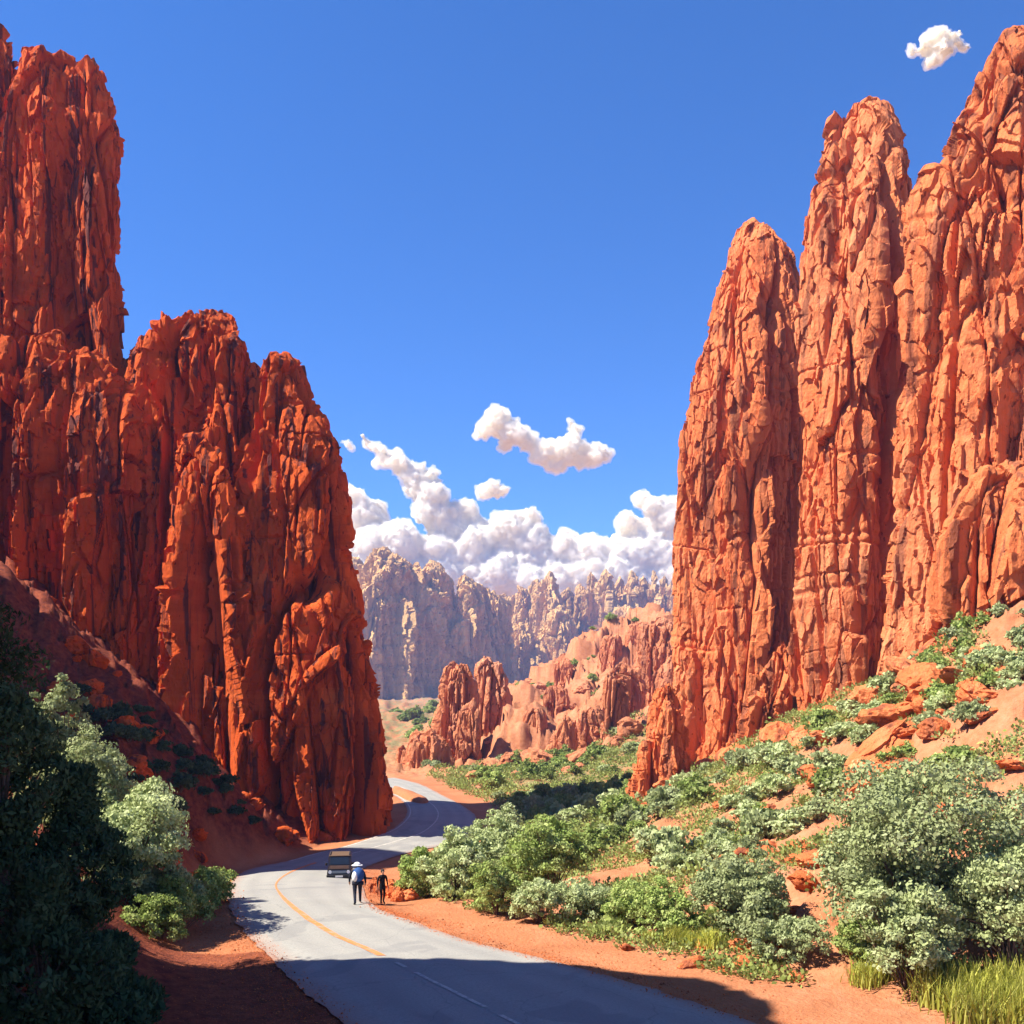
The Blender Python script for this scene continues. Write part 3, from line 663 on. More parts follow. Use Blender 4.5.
# ------------------------------------------------------------------ plants
def leaf_cloud(centers, radii, nper, size, seed, flat=.75, up=.25, aspect=.55):
    """leaf-sized faces gathered in clumps; returns V, quads, tint"""
    r_ = np.random.default_rng(seed)
    C_ = np.repeat(np.asarray(centers), nper, 0); RR_ = np.repeat(np.asarray(radii), nper)
    n = len(C_)
    d = r_.normal(size=(n, 3)); d /= np.linalg.norm(d, axis=1, keepdims=True); d[:, 2] = np.where(d[:, 2] < -.5, -d[:, 2], d[:, 2])
    rad = RR_ * r_.random(n) ** .3
    p = C_ + d * rad[:, None] * np.array([1, 1, flat])
    # leaf blades lie roughly on the outside of their clump
    nn = d + r_.normal(size=(n, 3)) * .24; nn /= np.linalg.norm(nn, axis=1, keepdims=True)
    ax = r_.normal(size=(n, 3)) + np.array([0, 0, up * 3]); ax -= nn * (ax * nn).sum(1, keepdims=True); ax += d * .25; ax /= np.linalg.norm(ax, axis=1, keepdims=True)
    sd = np.cross(ax, nn); sd /= np.linalg.norm(sd, axis=1, keepdims=True) + 1e-9
    ln = size * (r_.uniform(.5, 1.3, n) + .5 * (r_.random(n) > .9))[:, None]; wd = ln * aspect * .5
    V = np.stack([p, p + ax * ln * .5 + sd * wd, p + ax * ln, p + ax * ln * .5 - sd * wd], 1).reshape(-1, 3)
    q = np.arange(n * 4).reshape(-1, 4)
    clump = np.repeat(r_.random(len(centers)), nper)
    tint = np.clip(.55 * clump + .45 * r_.random(n), 0, 1)
    return V, q, tint
def tube_np(pts, r0, r1, k=5):
    P = np.asarray(pts, float); n = len(P); V = []
    for i in range(n):
        d = P[min(i + 1, n - 1)] - P[max(i - 1, 0)]; d /= np.linalg.norm(d) + 1e-9
        a = np.cross(d, [0.3, 0.9, 0.1]); a /= np.linalg.norm(a) + 1e-9; b = np.cross(d, a)
        r = r0 + (r1 - r0) * i / (n - 1)
        for j in range(k):
            t_ = 2 * math.pi * j / k; V.append(P[i] + r * (math.cos(t_) * a + math.sin(t_) * b))
    return np.array(V), grid_faces(n, k, True)
def shrub_geo(seed, w, h, nclump, nper, leaf, openness=.72, lobes=5):
    """rounded many-lobed crown over a spray of stems"""
    r_ = random.Random(seed)
    lob = []
    for i in range(lobes):
        a = 2 * math.pi * (i + r_.uniform(-.3, .3)) / lobes; rr = r_.uniform(.30, .55) * w if i else 0
        lob.append((math.cos(a) * rr, math.sin(a) * rr, h * r_.uniform(.20, .54) if i else h * .52, w * r_.uniform(.36, .52), h * r_.uniform(.30, .44)))
    cs, rs = [], []
    for i in range(nclump):
        lx, ly, lz, lr, lh = r_.choice(lob)
        a = r_.uniform(0, 6.283); e = math.asin(r_.uniform(-.45, 1)); q = r_.uniform(openness, 1)
        cs.append((lx + math.cos(a) * math.cos(e) * lr * q, ly + math.sin(a) * math.cos(e) * lr * q, max(.06 * h, lz + math.sin(e) * lh * q)))
        rs.append(w * r_.uniform(.10, .23))
    V, q, tint = leaf_cloud(cs, rs, nper, leaf, seed + 1, aspect=.7)
    SV, SF, off = [], [], 0
    for c in r_.sample(cs, min(len(cs), 26)):
        b = np.array([r_.uniform(-.08, .08) * w, r_.uniform(-.08, .08) * w, -.15]); c = np.array(c)
        mid = b * .4 + c * .6 + np.array([0, 0, .12 * h]) * r_.uniform(-.6, .8) - np.array([c[0], c[1], 0]) * .15
        pts = [b, b * .75 + mid * .25 + np.array([r_.uniform(-.04, .04) * w, r_.uniform(-.04, .04) * w, 0]), mid, c]
        v, f = tube_np(pts, .028 * w * r_.uniform(.5, 1), .006 * w)
        SV.append(v); SF.append(f + off); off += len(v)
    return (V, q, tint), (np.concatenate(SV), np.concatenate(SF))
def shrub_meshes(name, *a, **k):
    a = list(a); a[4] = int(a[4] * 1.5); a[5] *= .86
    (V, q, tint), (SV, SF) = shrub_geo(*a, **k)
    fo = mesh_np(name + '_foliage', V, q, False, {'tint': ('FACE', tint)})
    st = mesh_np(name + '_stems', SV, SF, True)
    return fo, st
def shrub_one_mesh(name, mat, *a, **k):
    (V, q, tint), (SV, SF) = shrub_geo(*a, **k)
    me = mesh_np(name, np.concatenate([V, SV]), [q, SF + len(V)], False, {'tint': ('FACE', np.concatenate([tint, np.zeros(len(SF))]))},
                 np.concatenate([np.zeros(len(q)), np.ones(len(SF))]))
    me.materials.append(mat); me.materials.append(M['bark'])
    return me
def big_shrub(name, x, y, w, h, mat, seed, label, cat='shrub', nclump=190, nper=75, leaf=.13, lobes=6, group=None, sink=.1, z=None):
    zz = gz(x, y) if z is None else z
    e = empty(name, (x, y, zz - sink), 0)
    tag(e, label, cat, group)
    fo, st = shrub_meshes(name, seed, w, h, nclump, nper, leaf, lobes=lobes)
    link('foliage', fo, mat, e); link('stems', st, M['bark'], e)
    return e
def at(px, py, d): return (px - CX) / F * d, d
# foreground right
def bs(px, d, wpx, hpx, *a, **k):
    x, y = at(px, 0, d); return big_shrub('sagebrush', x, y, wpx / F * d / 1.75, hpx / F * d, *a, **k)
bs(915, 31.0, 205, 205, M['sage'], 501, 'huge grey-green sagebrush with a dark hollow at the right edge of the road', nclump=300, nper=95, leaf=.15, lobes=8)
bs(1010, 28.6, 150, 170, M['sage'], 502, 'grey sagebrush cut by the right frame edge in front of the huge one', nclump=230, nper=80, leaf=.13, lobes=6)
bs(905, 28.8, 105, 118, M['sage'], 503, 'pale sagebrush right in front of the huge bush, beside the sandy shoulder', nclump=170, nper=75, leaf=.12)
bs(752, 34.2, 108, 100, M['sage'], 504, 'round pale sagebrush alone beside the shoulder, left of the huge bush', nclump=170, nper=80, leaf=.13)
bs(792, 31.6, 70, 52, M['sage'], 505, 'low spreading sagebrush just right of the round pale one', nclump=110, nper=65, leaf=.11)
bs(672, 35.6, 62, 58, M['olive'], 506, 'olive green shrub by the shoulder between the grass tufts', nclump=110, nper=65, leaf=.11)
bs(868, 30.2, 62, 60, M['olive'], 507, 'yellowish olive shrub between the round bush and the huge bush', nclump=110, nper=65, leaf=.11)
# bush group behind the walkers
bs(424, 46.5, 58, 64, M['olive'], 511, 'olive bush closest to the walkers, left end of the roadside clump', nclump=130, nper=70, leaf=.14)
bs(458, 45.0, 70, 84, M['sage'], 512, 'grey-green bush second from the left in the roadside clump', nclump=150, nper=70, leaf=.14)
bs(505, 47.0, 74, 98, M['sage'], 513, 'tallest pale bush with an upright tip in the roadside clump', nclump=160, nper=75, leaf=.15)
bs(497, 40.5, 62, 66, M['olive'], 514, 'low olive bush at the front of the roadside clump by the sand', nclump=120, nper=70, leaf=.12)
bs(553, 44.0, 86, 84, M['olive'], 515, 'wide dark-hearted bush at the right end of the roadside clump', nclump=150, nper=75, leaf=.14)
bs(540, 38.6, 56, 50, M['sage'], 516, 'small grey bush at the front right of the roadside clump', nclump=100, nper=65, leaf=.11)
bs(590, 39.0, 70, 46, M['sage'], 517, 'flat grey bush along the shoulder right of the roadside clump', nclump=110, nper=65, leaf=.11)
bs(632, 37.6, 66, 50, M['olive'], 518, 'flat olive bush along the shoulder beside the flat grey one', nclump=110, nper=65, leaf=.11)
# left bank
bs(128, 37.2, 125, 118, M['sage'], 521, 'sunlit pale sagebrush on the left verge of the bend', nclump=230, nper=85, leaf=.15, lobes=7)
bs(96, 39.0, 90, 135, M['sage'], 522, 'tall sunlit sagebrush behind the pale one on the left bank', nclump=190, nper=80, leaf=.15, lobes=6)
bs(64, 42.0, 85, 195, M['sage'], 523, 'highest sunlit sagebrush up the left bank below the cliff', nclump=170, nper=80, leaf=.15, lobes=5)
bs(176, 36.8, 70, 60, M['olive'], 524, 'olive shrub at the edge of the sand on the left verge', nclump=120, nper=70, leaf=.12)
bs(215, 44.5, 52, 44, M['olive'], 525, 'low olive shrub on the left verge above the sand curve', nclump=90, nper=60, leaf=.12)

bs(118, 36.2, 92, 95, M['sage'], 526, 'low pale sagebrush under the sunlit one on the left bank')
bs(165, 38.4, 82, 78, M['sage'], 527, 'round grey sagebrush behind the olive shrub on the left verge', nclump=140, nper=70, leaf=.13)
bs(196, 41.5, 62, 52, M['olive'], 528, 'full olive bush close to the sand curve on the left verge', nclump=120, nper=70, leaf=.12)
bs(88, 40.5, 105, 135, M['sage'], 529, 'broad sagebrush between the tall ones on the left bank', nclump=170, nper=75, leaf=.14)
bs(160, 34.9, 66, 50, M['olive'], 531, 'low yellow-green shrub at the lit tip of the left verge', nclump=100, nper=65, leaf=.11)
# dark junipers in the shade
def juniper(px, d, wpx, hpx, seed, label):
    x, y = at(px, 0, d); zz = gz(x, y); w = wpx / F * d / 1.5; h = hpx / F * d
    e = empty('juniper_tree', (x, y, zz - .2)); tag(e, label, 'tree')
    r_ = random.Random(seed); cs, rs = [], []
    for i in range(300):
        tz = r_.random() ** .8; prof = (1 - tz) ** .6 * (.55 + .45 * math.sin(tz * 9 + seed)) + .12
        a = r_.uniform(0, 6.283); q = r_.uniform(.45, 1)
        cs.append((math.cos(a) * w * prof * q, math.sin(a) * w * prof * q, h * (.06 + .92 * tz))); rs.append(w * r_.uniform(.10, .2))
    V, q, tint = leaf_cloud(cs, rs, 80, .17, seed, .8, .4, .4)
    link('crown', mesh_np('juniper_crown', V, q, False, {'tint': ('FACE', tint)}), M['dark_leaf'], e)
    SV, SF, off = [], [], 0
    v, f = tube_np([(0, 0, -.5), (.1, 0, h * .3), (-.1, .1, h * .6), (0, 0, h * .92)], .2, .03, 8); SV.append(v); SF.append(f); off = len(v)
    for c in r_.sample(cs, 30):
        c = np.array(c); v, f = tube_np([(0, 0, c[2] * .6), c * np.array([.5, .5, .85]), c], .05, .012); SV.append(v); SF.append(f + off); off += len(v)
    link('trunk', mesh_np('juniper_trunk', np.concatenate(SV), np.concatenate(SF), True), M['bark'], e)
juniper(2, 24.5, 165, 325, 541, 'tallest dark juniper in deep shade at the left edge')
juniper(-50, 29, 200, 345, 542, 'dark juniper half cut off by the left edge behind the tallest one')
juniper(78, 25.5, 110, 250, 543, 'shorter dark juniper right of the tallest one in the shade')
juniper(40, 21.5, 150, 200, 544, 'low dark juniper at the bottom left corner')
juniper(112, 23.5, 90, 110, 545, 'lowest dark juniper beside the shaded red dirt')

# grass tufts
def tuft_geo(seed, w, h, n):
    r_ = np.random.default_rng(seed)
    b = r_.normal(size=(n, 2)) * w * .3; a = r_.uniform(0, 6.283, n); ln = h * r_.uniform(.5, 1.1, n); bend = r_.uniform(.1, .5, n)
    V = []
    dx, dy = np.cos(a), np.sin(a); wd = .016 + .012 * r_.random(n)
    for t_, ws in ((0, 1), (.5, .8), (1, .12)):
        cx_ = b[:, 0] + dx * bend * ln * t_ ** 1.8; cy_ = b[:, 1] + dy * bend * ln * t_ ** 1.8; cz_ = ln * t_ * (1 - .25 * bend * t_) - .03
        V.append(np.stack([cx_ - dy * wd * ws, cy_ + dx * wd * ws, cz_], 1)); V.append(np.stack([cx_ + dy * wd * ws, cy_ - dx * wd * ws, cz_], 1))
    V = np.stack(V, 1).reshape(-1, 3); i = np.arange(n)[:, None] * 6
    q = np.concatenate([i + np.array([[0, 1, 3, 2]]), i + np.array([[2, 3, 5, 4]])])
    tint = np.tile(r_.random(n), 2)
    return V, q, tint
tuft_me = []
for k in range(3):
    V, q, tint = tuft_geo(600 + k, .9, 1.0, 420)
    me = mesh_np('grass_tuft', V, q, False, {'tint': ('FACE', tint)}); me.materials.append(M['yellow_leaf']); tuft_me.append(me)
tufts = [(955, 27.9, 1.5), (985, 27.6, 1.5), (1018, 27.2, 1.6), (968, 26.9, 1.2), (1005, 26.6, 1.2), (940, 27.6, 1.2), (975, 26.3, 1.0), (1022, 26.0, 1.2), (882, 29.6, 1.0), (866, 29.2, .8)]
for k, (px, d, s_) in enumerate(tufts):
    x, y = at(px, 0, d); o = link('grass_tuft', tuft_me[k % 3]); o.location = (x, y, gz(x, y)); o.scale = (s_, s_, s_ * .9); o.rotation_euler.z = k
    tag(o, 'yellow-green grass tuft at the foot of the huge sagebrush by the shoulder', 'grass tuft', 'grass tufts below the huge sagebrush')
for k, (px, d, s_) in enumerate([(678, 34.4, .8), (690, 34.0, .6), (650, 35, .5), (708, 33.7, .7)]):
    x, y = at(px, 0, d); o = link('grass_tuft', tuft_me[k % 3]); o.location = (x, y, gz(x, y)); o.scale = (s_, s_, s_ * .9); o.rotation_euler.z = k
    tag(o, 'short yellow-green grass tuft in front of the olive shoulder shrub', 'grass tuft', 'grass tufts in the middle of the shoulder edge')

# slope shrubs: real individuals, shared meshes
proto = [shrub_one_mesh('slope_shrub', m_, 700 + i, 1.0, 1.15, 60, 36, .17, lobes=5) for i, m_ in enumerate([M['sage'], M['olive'], M['sage'], M['olive'], M['sage']])]
mids = [proto[0], proto[2], proto[1], proto[4], proto[3]]
def slope_ok(x, y, px):
    return True
placed = []
def scatter(n, region, dens, label, group, smin, smax, seed, mesh_set, name='shrub'):
    """region(px,py)->weight in sighting space is only used to say which parts of the hillside are green"""
    r_ = random.Random(seed); tries = 0; k = 0
    while k < n and tries < n * 80:
        tries += 1
        x, y = region(r_)
        s_ = r_.uniform(smin, smax)
        nz_ = perlin(np.array([x / 7.]), np.array([y / 7.]), np.array([seed * 1.]), 71)[0]
        if nz_ < dens: continue
        if any((x - a) ** 2 + (y - b) ** 2 < (.55 * (s_ + c)) ** 2 for a, b, c in placed): continue
        D_, _z = road_near(np.array([x]), np.array([y]))
        if D_[0] < 3.6 + s_: continue
        placed.append((x, y, s_))
        o = link(name, r_.choice(mesh_set)); o.location = (x, y, gz(x, y) - .08 * s_); o.rotation_euler = (r_.uniform(-.1, .1), r_.uniform(-.1, .1), r_.uniform(0, 6.28))
        o.scale = (s_, s_, s_ * r_.uniform(.75, 1.1)); tag(o, label, 'shrub', group); k += 1
def quad_region(A, B, C_, D_):
    def f(r_):
        u, v = r_.random(), r_.random()
        p = [(1 - u) * (1 - v) * A[i] + u * (1 - v) * B[i] + u * v * C_[i] + (1 - u) * v * D_[i] for i in range(3)]
        return (p[0] - CX) / F * p[2], p[2]
    return f
scatter(95, quad_region((640, 880, 46), (760, 860, 44), (960, 660, 56), (680, 790, 88)), -.12, 'small grey-green shrub on the slope below the right spires', 'shrubs on the slope below the spires', .65, 1.5, 1, proto)
scatter(45, quad_region((820, 760, 52), (930, 800, 40), (1060, 640, 46), (980, 630, 58)), -.05, 'green shrub high on the right slope near the frame edge', 'shrubs high on the right slope', .6, 1.2, 2, proto)
scatter(75, quad_region((520, 850, 60), (640, 850, 58), (660, 790, 100), (450, 785, 112)), -.2, 'green shrub on the valley floor right of the far bend', 'shrubs on the valley floor', .8, 1.9, 3, [proto[1], proto[3], proto[0]])
scatter(50, quad_region((450, 775, 120), (640, 770, 120), (640, 750, 165), (430, 770, 158)), -.2, 'distant green shrub at the foot of the orange hill', 'shrubs at the foot of the orange hill', 1.0, 2.4, 4, [proto[1], proto[3], proto[2]])
scatter(30, quad_region((500, 745, 180), (640, 700, 200), (640, 630, 280), (520, 690, 240)), -.3, 'dark dot of a shrub high on the orange hill', 'shrubs on the orange hill', .7, 1.9, 5, [proto[1], proto[3]])
scatter(30, quad_region((392, 745, 230), (440, 745, 240), (445, 715, 420), (388, 712, 420)), -.4, 'far shrub on the valley flat left of the twin hoodoos', 'far shrubs on the valley flat', 1.5, 3.5, 8, [proto[1], proto[3]])
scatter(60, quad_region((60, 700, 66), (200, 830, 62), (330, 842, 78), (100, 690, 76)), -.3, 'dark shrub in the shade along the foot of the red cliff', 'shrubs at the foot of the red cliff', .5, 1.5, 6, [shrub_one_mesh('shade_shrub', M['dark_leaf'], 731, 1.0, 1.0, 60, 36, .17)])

# low ground cover nobody could count
def ground_cover():
    r_ = np.random.default_rng(5); n = 11000
    D_ = 30 + 130 * r_.random(n) ** 1.1; px = r_.uniform(430, 1100, n)
    X = (px - CX) / F * D_; Y = D_
    z, rd = ground_z(X, Y, True)
    nz_ = fbm(X / 6, Y / 6, X * 0, 3, 88)
    keep = (rd > 3.4) & (nz_ > np.where(Y > 55, -.16, -.04)) & (z < 24)
    X, Y, z = X[keep], Y[keep], z[keep]
    nper = 44; s_ = np.repeat(r_.uniform(.25, .6, len(X)) * (1 + Y / 120), nper)
    C_ = np.repeat(np.stack([X, Y, z], 1), nper, 0)
    n2 = len(C_); d = r_.normal(size=(n2, 3)); d /= np.linalg.norm(d, axis=1, keepdims=True); d[:, 2] = np.abs(d[:, 2])
    p = C_ + d * (s_ * r_.random(n2) ** .5)[:, None] * np.array([1, 1, .7])
    ax = d + r_.normal(size=(n2, 3)) * .5 + np.array([0, 0, .3]); ax /= np.linalg.norm(ax, axis=1, keepdims=True)
    sd = np.cross(ax, r_.normal(size=(n2, 3))); sd /= np.linalg.norm(sd, axis=1, keepdims=True) + 1e-9
    ln = (s_ * r_.uniform(.16, .34, n2))[:, None]; wd = ln * .36
    V = np.stack([p, p + ax * ln * .5 + sd * wd, p + ax * ln, p + ax * ln * .5 - sd * wd], 1).reshape(-1, 3)
    tint = np.clip(.5 * np.repeat(r_.random(len(X)), nper) + .5 * r_.random(n2), 0, 1)
    me = mesh_np('ground_cover', V, np.arange(n2 * 4).reshape(-1, 4), False, {'tint': ('FACE', tint)}); me.materials.append(M['cover'])
    o = link('ground_cover', me); o['kind'] = 'stuff'; o['label'] = 'low olive scrub covering the slopes and valley floor'; o['category'] = 'ground cover'
ground_cover()

# ------------------------------------------------------------------ boulders
def boulder_mesh(name, seed, dims, sub=5, mat=None):
    bm = bmesh.new(); bmesh.ops.create_icosphere(bm, subdivisions=sub, radius=1)
    co = np.array([v.co[:] for v in bm.verts])
    f, e = facets(co[:, 0] * 1.1 + seed, co[:, 1] * 1.1, co[:, 2] * 1.3, seed)
    f2, e2 = facets(co[:, 0] * 3 + seed, co[:, 1] * 3, co[:, 2] * 3, seed + 1)
    d = 1 + .28 * f + .07 * f2 + .12 * fbm(co[:, 0] * 2, co[:, 1] * 2, co[:, 2] * 2 + seed, 4, seed)
    co = co * d[:, None] * np.array(dims)
    for v, c in zip(bm.verts, co): v.co = c
    me = bpy.data.meshes.new(name); bm.to_mesh(me); bm.free()
    me.materials.append(mat or M['orange_rock']); return me
# the tilted slab on the right slope
x, y = at(884, 0, 47.5)
o = link('boulder', boulder_mesh('slab', 811, (2.6, 1.3, .75), 6)); o.location = (x, y, gz(x, y) + .75); o.rotation_euler = (R(18), R(-38), R(8))
tag(o, 'big tilted orange slab with a dark underside on the right slope', 'boulder')
bl = [boulder_mesh('boulder', 820 + i, (1, .85, .7), 4) for i in range(4)]
for k, (px, d, s_, lb) in enumerate([(392, 47.5, .75, 'biggest orange boulder of the pile beside the walkers'), (401, 46.5, .6, 'orange boulder leaning on the biggest one beside the bushes'), (386, 49.5, .55, 'rounded boulder at the back of the pile by the walkers'),
                                     (408, 45.2, .45, 'small boulder in front of the olive bush'), (398, 45.0, .38, 'smallest boulder of the pile near the sand edge'), (377, 50.5, .5, 'flat boulder nearest the road in the pile')]):
    x, y = at(px, 0, d); o = link('boulder', bl[k % 4]); o.location = (x, y, gz(x, y) + s_ * .35); o.scale = (s_, s_, s_); o.rotation_euler = (k, k * 2.1, k * 1.3); tag(o, lb, 'boulder')
r_ = random.Random(91)
for k in range(110):
    if k < 80: px, d = r_.uniform(700, 1020), r_.uniform(36, 60)
    else: px, d = r_.uniform(560, 1000), r_.uniform(30, 36)
    x, y = at(px, 0, d)
    if road_near(np.array([x]), np.array([y]))[0][0] < 2.2: continue
    s_ = r_.uniform(.18, .75) * (1 if k < 80 else .5); o = link('boulder', bl[k % 4]); o.location = (x, y, gz(x, y) + s_ * .2); o.scale = (s_ * r_.uniform(.8, 1.5), s_, s_ * r_.uniform(.6, 1)); o.rotation_euler = (r_.uniform(-.4, .4), r_.uniform(-.4, .4), r_.uniform(0, 6))
    tag(o, 'loose orange stone lying on the right slope between shrubs', 'boulder', 'loose stones on the right slope')
r9 = random.Random(17)
for k, (px, d0, w_) in enumerate([(690, 92, 40), (740, 86, 40), (800, 74, 60), (860, 68, 60), (910, 60, 50), (950, 54, 40), (640, 82, 30)]):
    for j in range(7):
        x, y = at(px + r9.uniform(-w_, w_), 0, d0 - r9.uniform(0, 9)); s_ = r9.uniform(.3, 1.5)
        o = link('boulder', bl[(k + j) % 4]); o.location = (x, y, gz(x, y) + s_ * .2); o.scale = (s_, s_ * r9.uniform(.7, 1.2), s_ * r9.uniform(.6, 1.1)); o.rotation_euler = (r9.uniform(-.5, .5), r9.uniform(-.5, .5), r9.uniform(0, 6))
        tag(o, 'fallen orange block at the foot of the right spires', 'boulder', 'fallen blocks under the right spires')
def gravel():
    g = np.random.default_rng(77); n = 60000
    i = g.integers(20, NS - 30, n); side = g.integers(0, 2, n); off = -.25 + g.exponential(1.1, n)
    A = np.where(side[:, None] == 0, RL[i], RR[i]); B = np.where(side[:, None] == 0, RR[i], RL[i]); u_ = (A - B); u_ /= np.linalg.norm(u_, axis=1, keepdims=True)
    P = A + u_ * off[:, None] + g.normal(size=(n, 3)) * .25; keep = P[:, 1] < 70; P = P[keep]; off = off[keep]
    z = np.maximum(ground_z(P[:, 0], P[:, 1]), np.where(off < 0, A[keep][:, 2] + .02, -99)); n = len(P)
    r_ = .008 + .018 * g.random(n) ** 3 + .03 * (g.random(n) > .985)
    base = np.array([[1, 0, 0], [0, 1, 0], [-1, 0, 0], [0, -1, 0], [0, 0, .8], [0, 0, -.6]])
    a_ = g.uniform(0, 6.28, n); ca, sa = np.cos(a_)[:, None], np.sin(a_)[:, None]
    jit = base[None] * (1 + g.normal(size=(n, 6, 1)) * .25)
    V = np.stack([jit[..., 0] * ca - jit[..., 1] * sa, jit[..., 0] * sa + jit[..., 1] * ca, jit[..., 2]], -1) * r_[:, None, None] + np.stack([P[:, 0], P[:, 1], z + r_ * .4], 1)[:, None, :]
    f = np.array([[0, 1, 4], [1, 2, 4], [2, 3, 4], [3, 0, 4], [1, 0, 5], [2, 1, 5], [3, 2, 5], [0, 3, 5]])
    Fc = (np.arange(n)[:, None, None] * 6 + f[None]).reshape(-1, 3)
    o = link('gravel', mesh_np('gravel', V.reshape(-1, 3), Fc, False), M['orange_rock']); o['kind'] = 'stuff'; o['label'] = 'loose gravel along the road edges'; o['category'] = 'gravel'
gravel()
ml = [boulder_mesh('hill_rock', 870 + i, (1, .85, .7), 4, M['mid_rock']) for i in range(4)]
tl = [boulder_mesh('talus_rock', 850 + i, (1, .85, .7), 4, M['red_rock']) for i in range(4)]
for k in range(60):
    px, d = r_.uniform(40, 340), r_.uniform(58, 82)
    x, y = at(px, 0, d)
    if road_near(np.array([x]), np.array([y]))[0][0] < 2.0: continue
    s_ = r_.uniform(.3, 1.1); o = link('boulder', tl[k % 4])
    o.location = (x, y, gz(x, y) + s_ * .25); o.scale = (s_, s_ * 1.2, s_); o.rotation_euler = (r_.uniform(-.5, .5), r_.uniform(-.5, .5), r_.uniform(0, 6))
    tag(o, 'fallen red rock on the shaded scree under the left cliff', 'boulder', 'fallen rocks on the left scree')

for k in range(60):
    px, d = r_.uniform(470, 680), r_.uniform(130, 270)
    x, y = at(px, 0, d)
    s_ = r_.uniform(.6, 2.2); o = link('boulder', ml[k % 4]); z_ = gz(x, y)
    o.location = (x, y, z_ + s_ * .2); o.scale = (s_ * r_.uniform(.8, 1.6), s_, s_ * r_.uniform(.7, 1.5)); o.rotation_euler = (r_.uniform(-.4, .4), r_.uniform(-.4, .4), r_.uniform(0, 6))
    tag(o, 'distant orange rock sticking out of the hillside behind the valley', 'boulder', 'rocks on the distant hillside')
# sand bar inside the far bend
def sand_bar():
    A = [rp(393, 787.5), rp(410, 793), rp(424, 799), rp(430, 803), rp(424, 805), rp(410, 802), rp(398, 796), rp(390, 792)]
    A = np.array(A); c = A.mean(0)
    B = catmull(np.concatenate([A, A[:1]]), 8)[:-1]
    rows = [B + np.array([0, 0, -.1])]
    for q, h_ in ((.88, .22), (.6, .38), (.3, .45)): rows.append(c + (B - c) * q + np.array([0, 0, h_ + .1]))
    P = np.array(rows); P[1:, :, 2] += fbm(P[1:, :, 0], P[1:, :, 1], P[1:, :, 2] * 0, 3, 4) * .15
    V = np.concatenate([P.reshape(-1, 3), (c + [0, 0, .58])[None]]); nb = len(B); i = np.arange(nb)
    top = np.stack([(len(rows) - 1) * nb + i, (len(rows) - 1) * nb + (i + 1) % nb, np.full(nb, len(V) - 1)], 1)
    n = len(V)
    me = mesh_np('sand_bar', V, [grid_faces(len(rows), nb, True), top], True, {'sand': ('POINT', np.ones(n)), 'red': ('POINT', np.zeros(n)), 'far': ('POINT', np.zeros(n))})
    struct(link('sand_bar', me, M['ground']), 'orange sand bar between the two arms of the far bend')
sand_bar()

# ------------------------------------------------------------------ small mesh kit
def add_box(bm, c, s, rot=None, bev=.0, taper=(1, 1), seg=2):
    mt = Matrix.Translation(c) @ (rot.to_4x4() if rot else Matrix.Identity(4))
    r = bmesh.ops.create_cube(bm, size=1, matrix=Matrix.Identity(4)); vs = r['verts']
    for v in vs:
        k = (taper[0], taper[1]) if v.co.z > 0 else (1, 1)
        v.co = Vector((v.co.x * s[0] * k[0], v.co.y * s[1] * k[1], v.co.z * s[2]))
    if bev > 0:
        ed = list({e for v in vs for e in v.link_edges})
        rr = bmesh.ops.bevel(bm, geom=ed, offset=bev, segments=seg, affect='EDGES', profile=.5)
        vs = list({v for f in rr['faces'] for v in f.verts} | {v for v in vs if v.is_valid})
    for v in vs: v.co = mt @ v.co
def add_cyl(bm, c, r, h, axis='Z', seg=24, r2=None):
    rot = {'Z': Matrix.Identity(4), 'X': Matrix.Rotation(R(90), 4, 'Y'), 'Y': Matrix.Rotation(R(90), 4, 'X')}[axis]
    bmesh.ops.create_cone(bm, cap_ends=True, segments=seg, radius1=r, radius2=r if r2 is None else r2, depth=h, matrix=Matrix.Translation(c) @ rot)
def add_prism(bm, prof, x0, x1):
    """(y, z) outline pushed from x0 to x1"""
    a = [bm.verts.new((x0, y, z)) for y, z in prof]; b = [bm.verts.new((x1, y, z)) for y, z in prof]; n = len(prof)
    bm.faces.new(a[::-1]); bm.faces.new(b)
    for i in range(n): bm.faces.new((a[i], a[(i + 1) % n], b[(i + 1) % n], b[i]))
def bobj(name, bm, mat, parent=None, smooth=False):
    bmesh.ops.recalc_face_normals(bm, faces=bm.faces)
    me = bpy.data.meshes.new(name); bm.to_mesh(me); bm.free()
    if smooth: me.polygons.foreach_set('use_smooth', np.ones(len(me.polygons), bool))
    return link(name, me, mat, parent)
M['car_paint'] = plain('dark brown car paint', (.018, .013, .012), .3, .5, .15, 3)
M['tan'] = plain('dusty tan panel', (.52, .34, .20), .6, .3, .12, 5)
M['roof_tan'] = plain('dusty roof paint', (.13, .080, .046), .5, .3, .2, 5)
M['rust'] = plain('sun faded brown bonnet', (.045, .024, .016), .45, .35, .25, 4)
M['black'] = plain('black rubber and plastic', (.018, .018, .02), .7, .3, .2, 12)
M['glass'] = plain('dark window glass', (.015, .02, .028), .06, .6, .05, 2)
M['chrome'] = plain('dull chrome', (.17, .21, .29), .3, .5, .05, 5, .9)
M['lamp'] = plain('pale lamp lens', (.75, .78, .82), .15, .5, .05, 5)
M['plate'] = plain('white number plate', (.78, .77, .74), .5, .3, .03, 5)
M['blue_cloth'] = plain('blue pack cloth', (.028, .075, .22), .85, .2, .2, 20)
M['white_cloth'] = plain('white cloth', (.78, .77, .74), .85, .2, .08, 20)
M['dark_cloth'] = plain('dark navy cloth', (.018, .020, .032), .9, .15, .3, 25)
M['black_cloth'] = plain('black cloth', (.012, .012, .014), .9, .15, .3, 25)
M['skin'] = plain('skin', (.42, .23, .15), .6, .3, .06, 20)
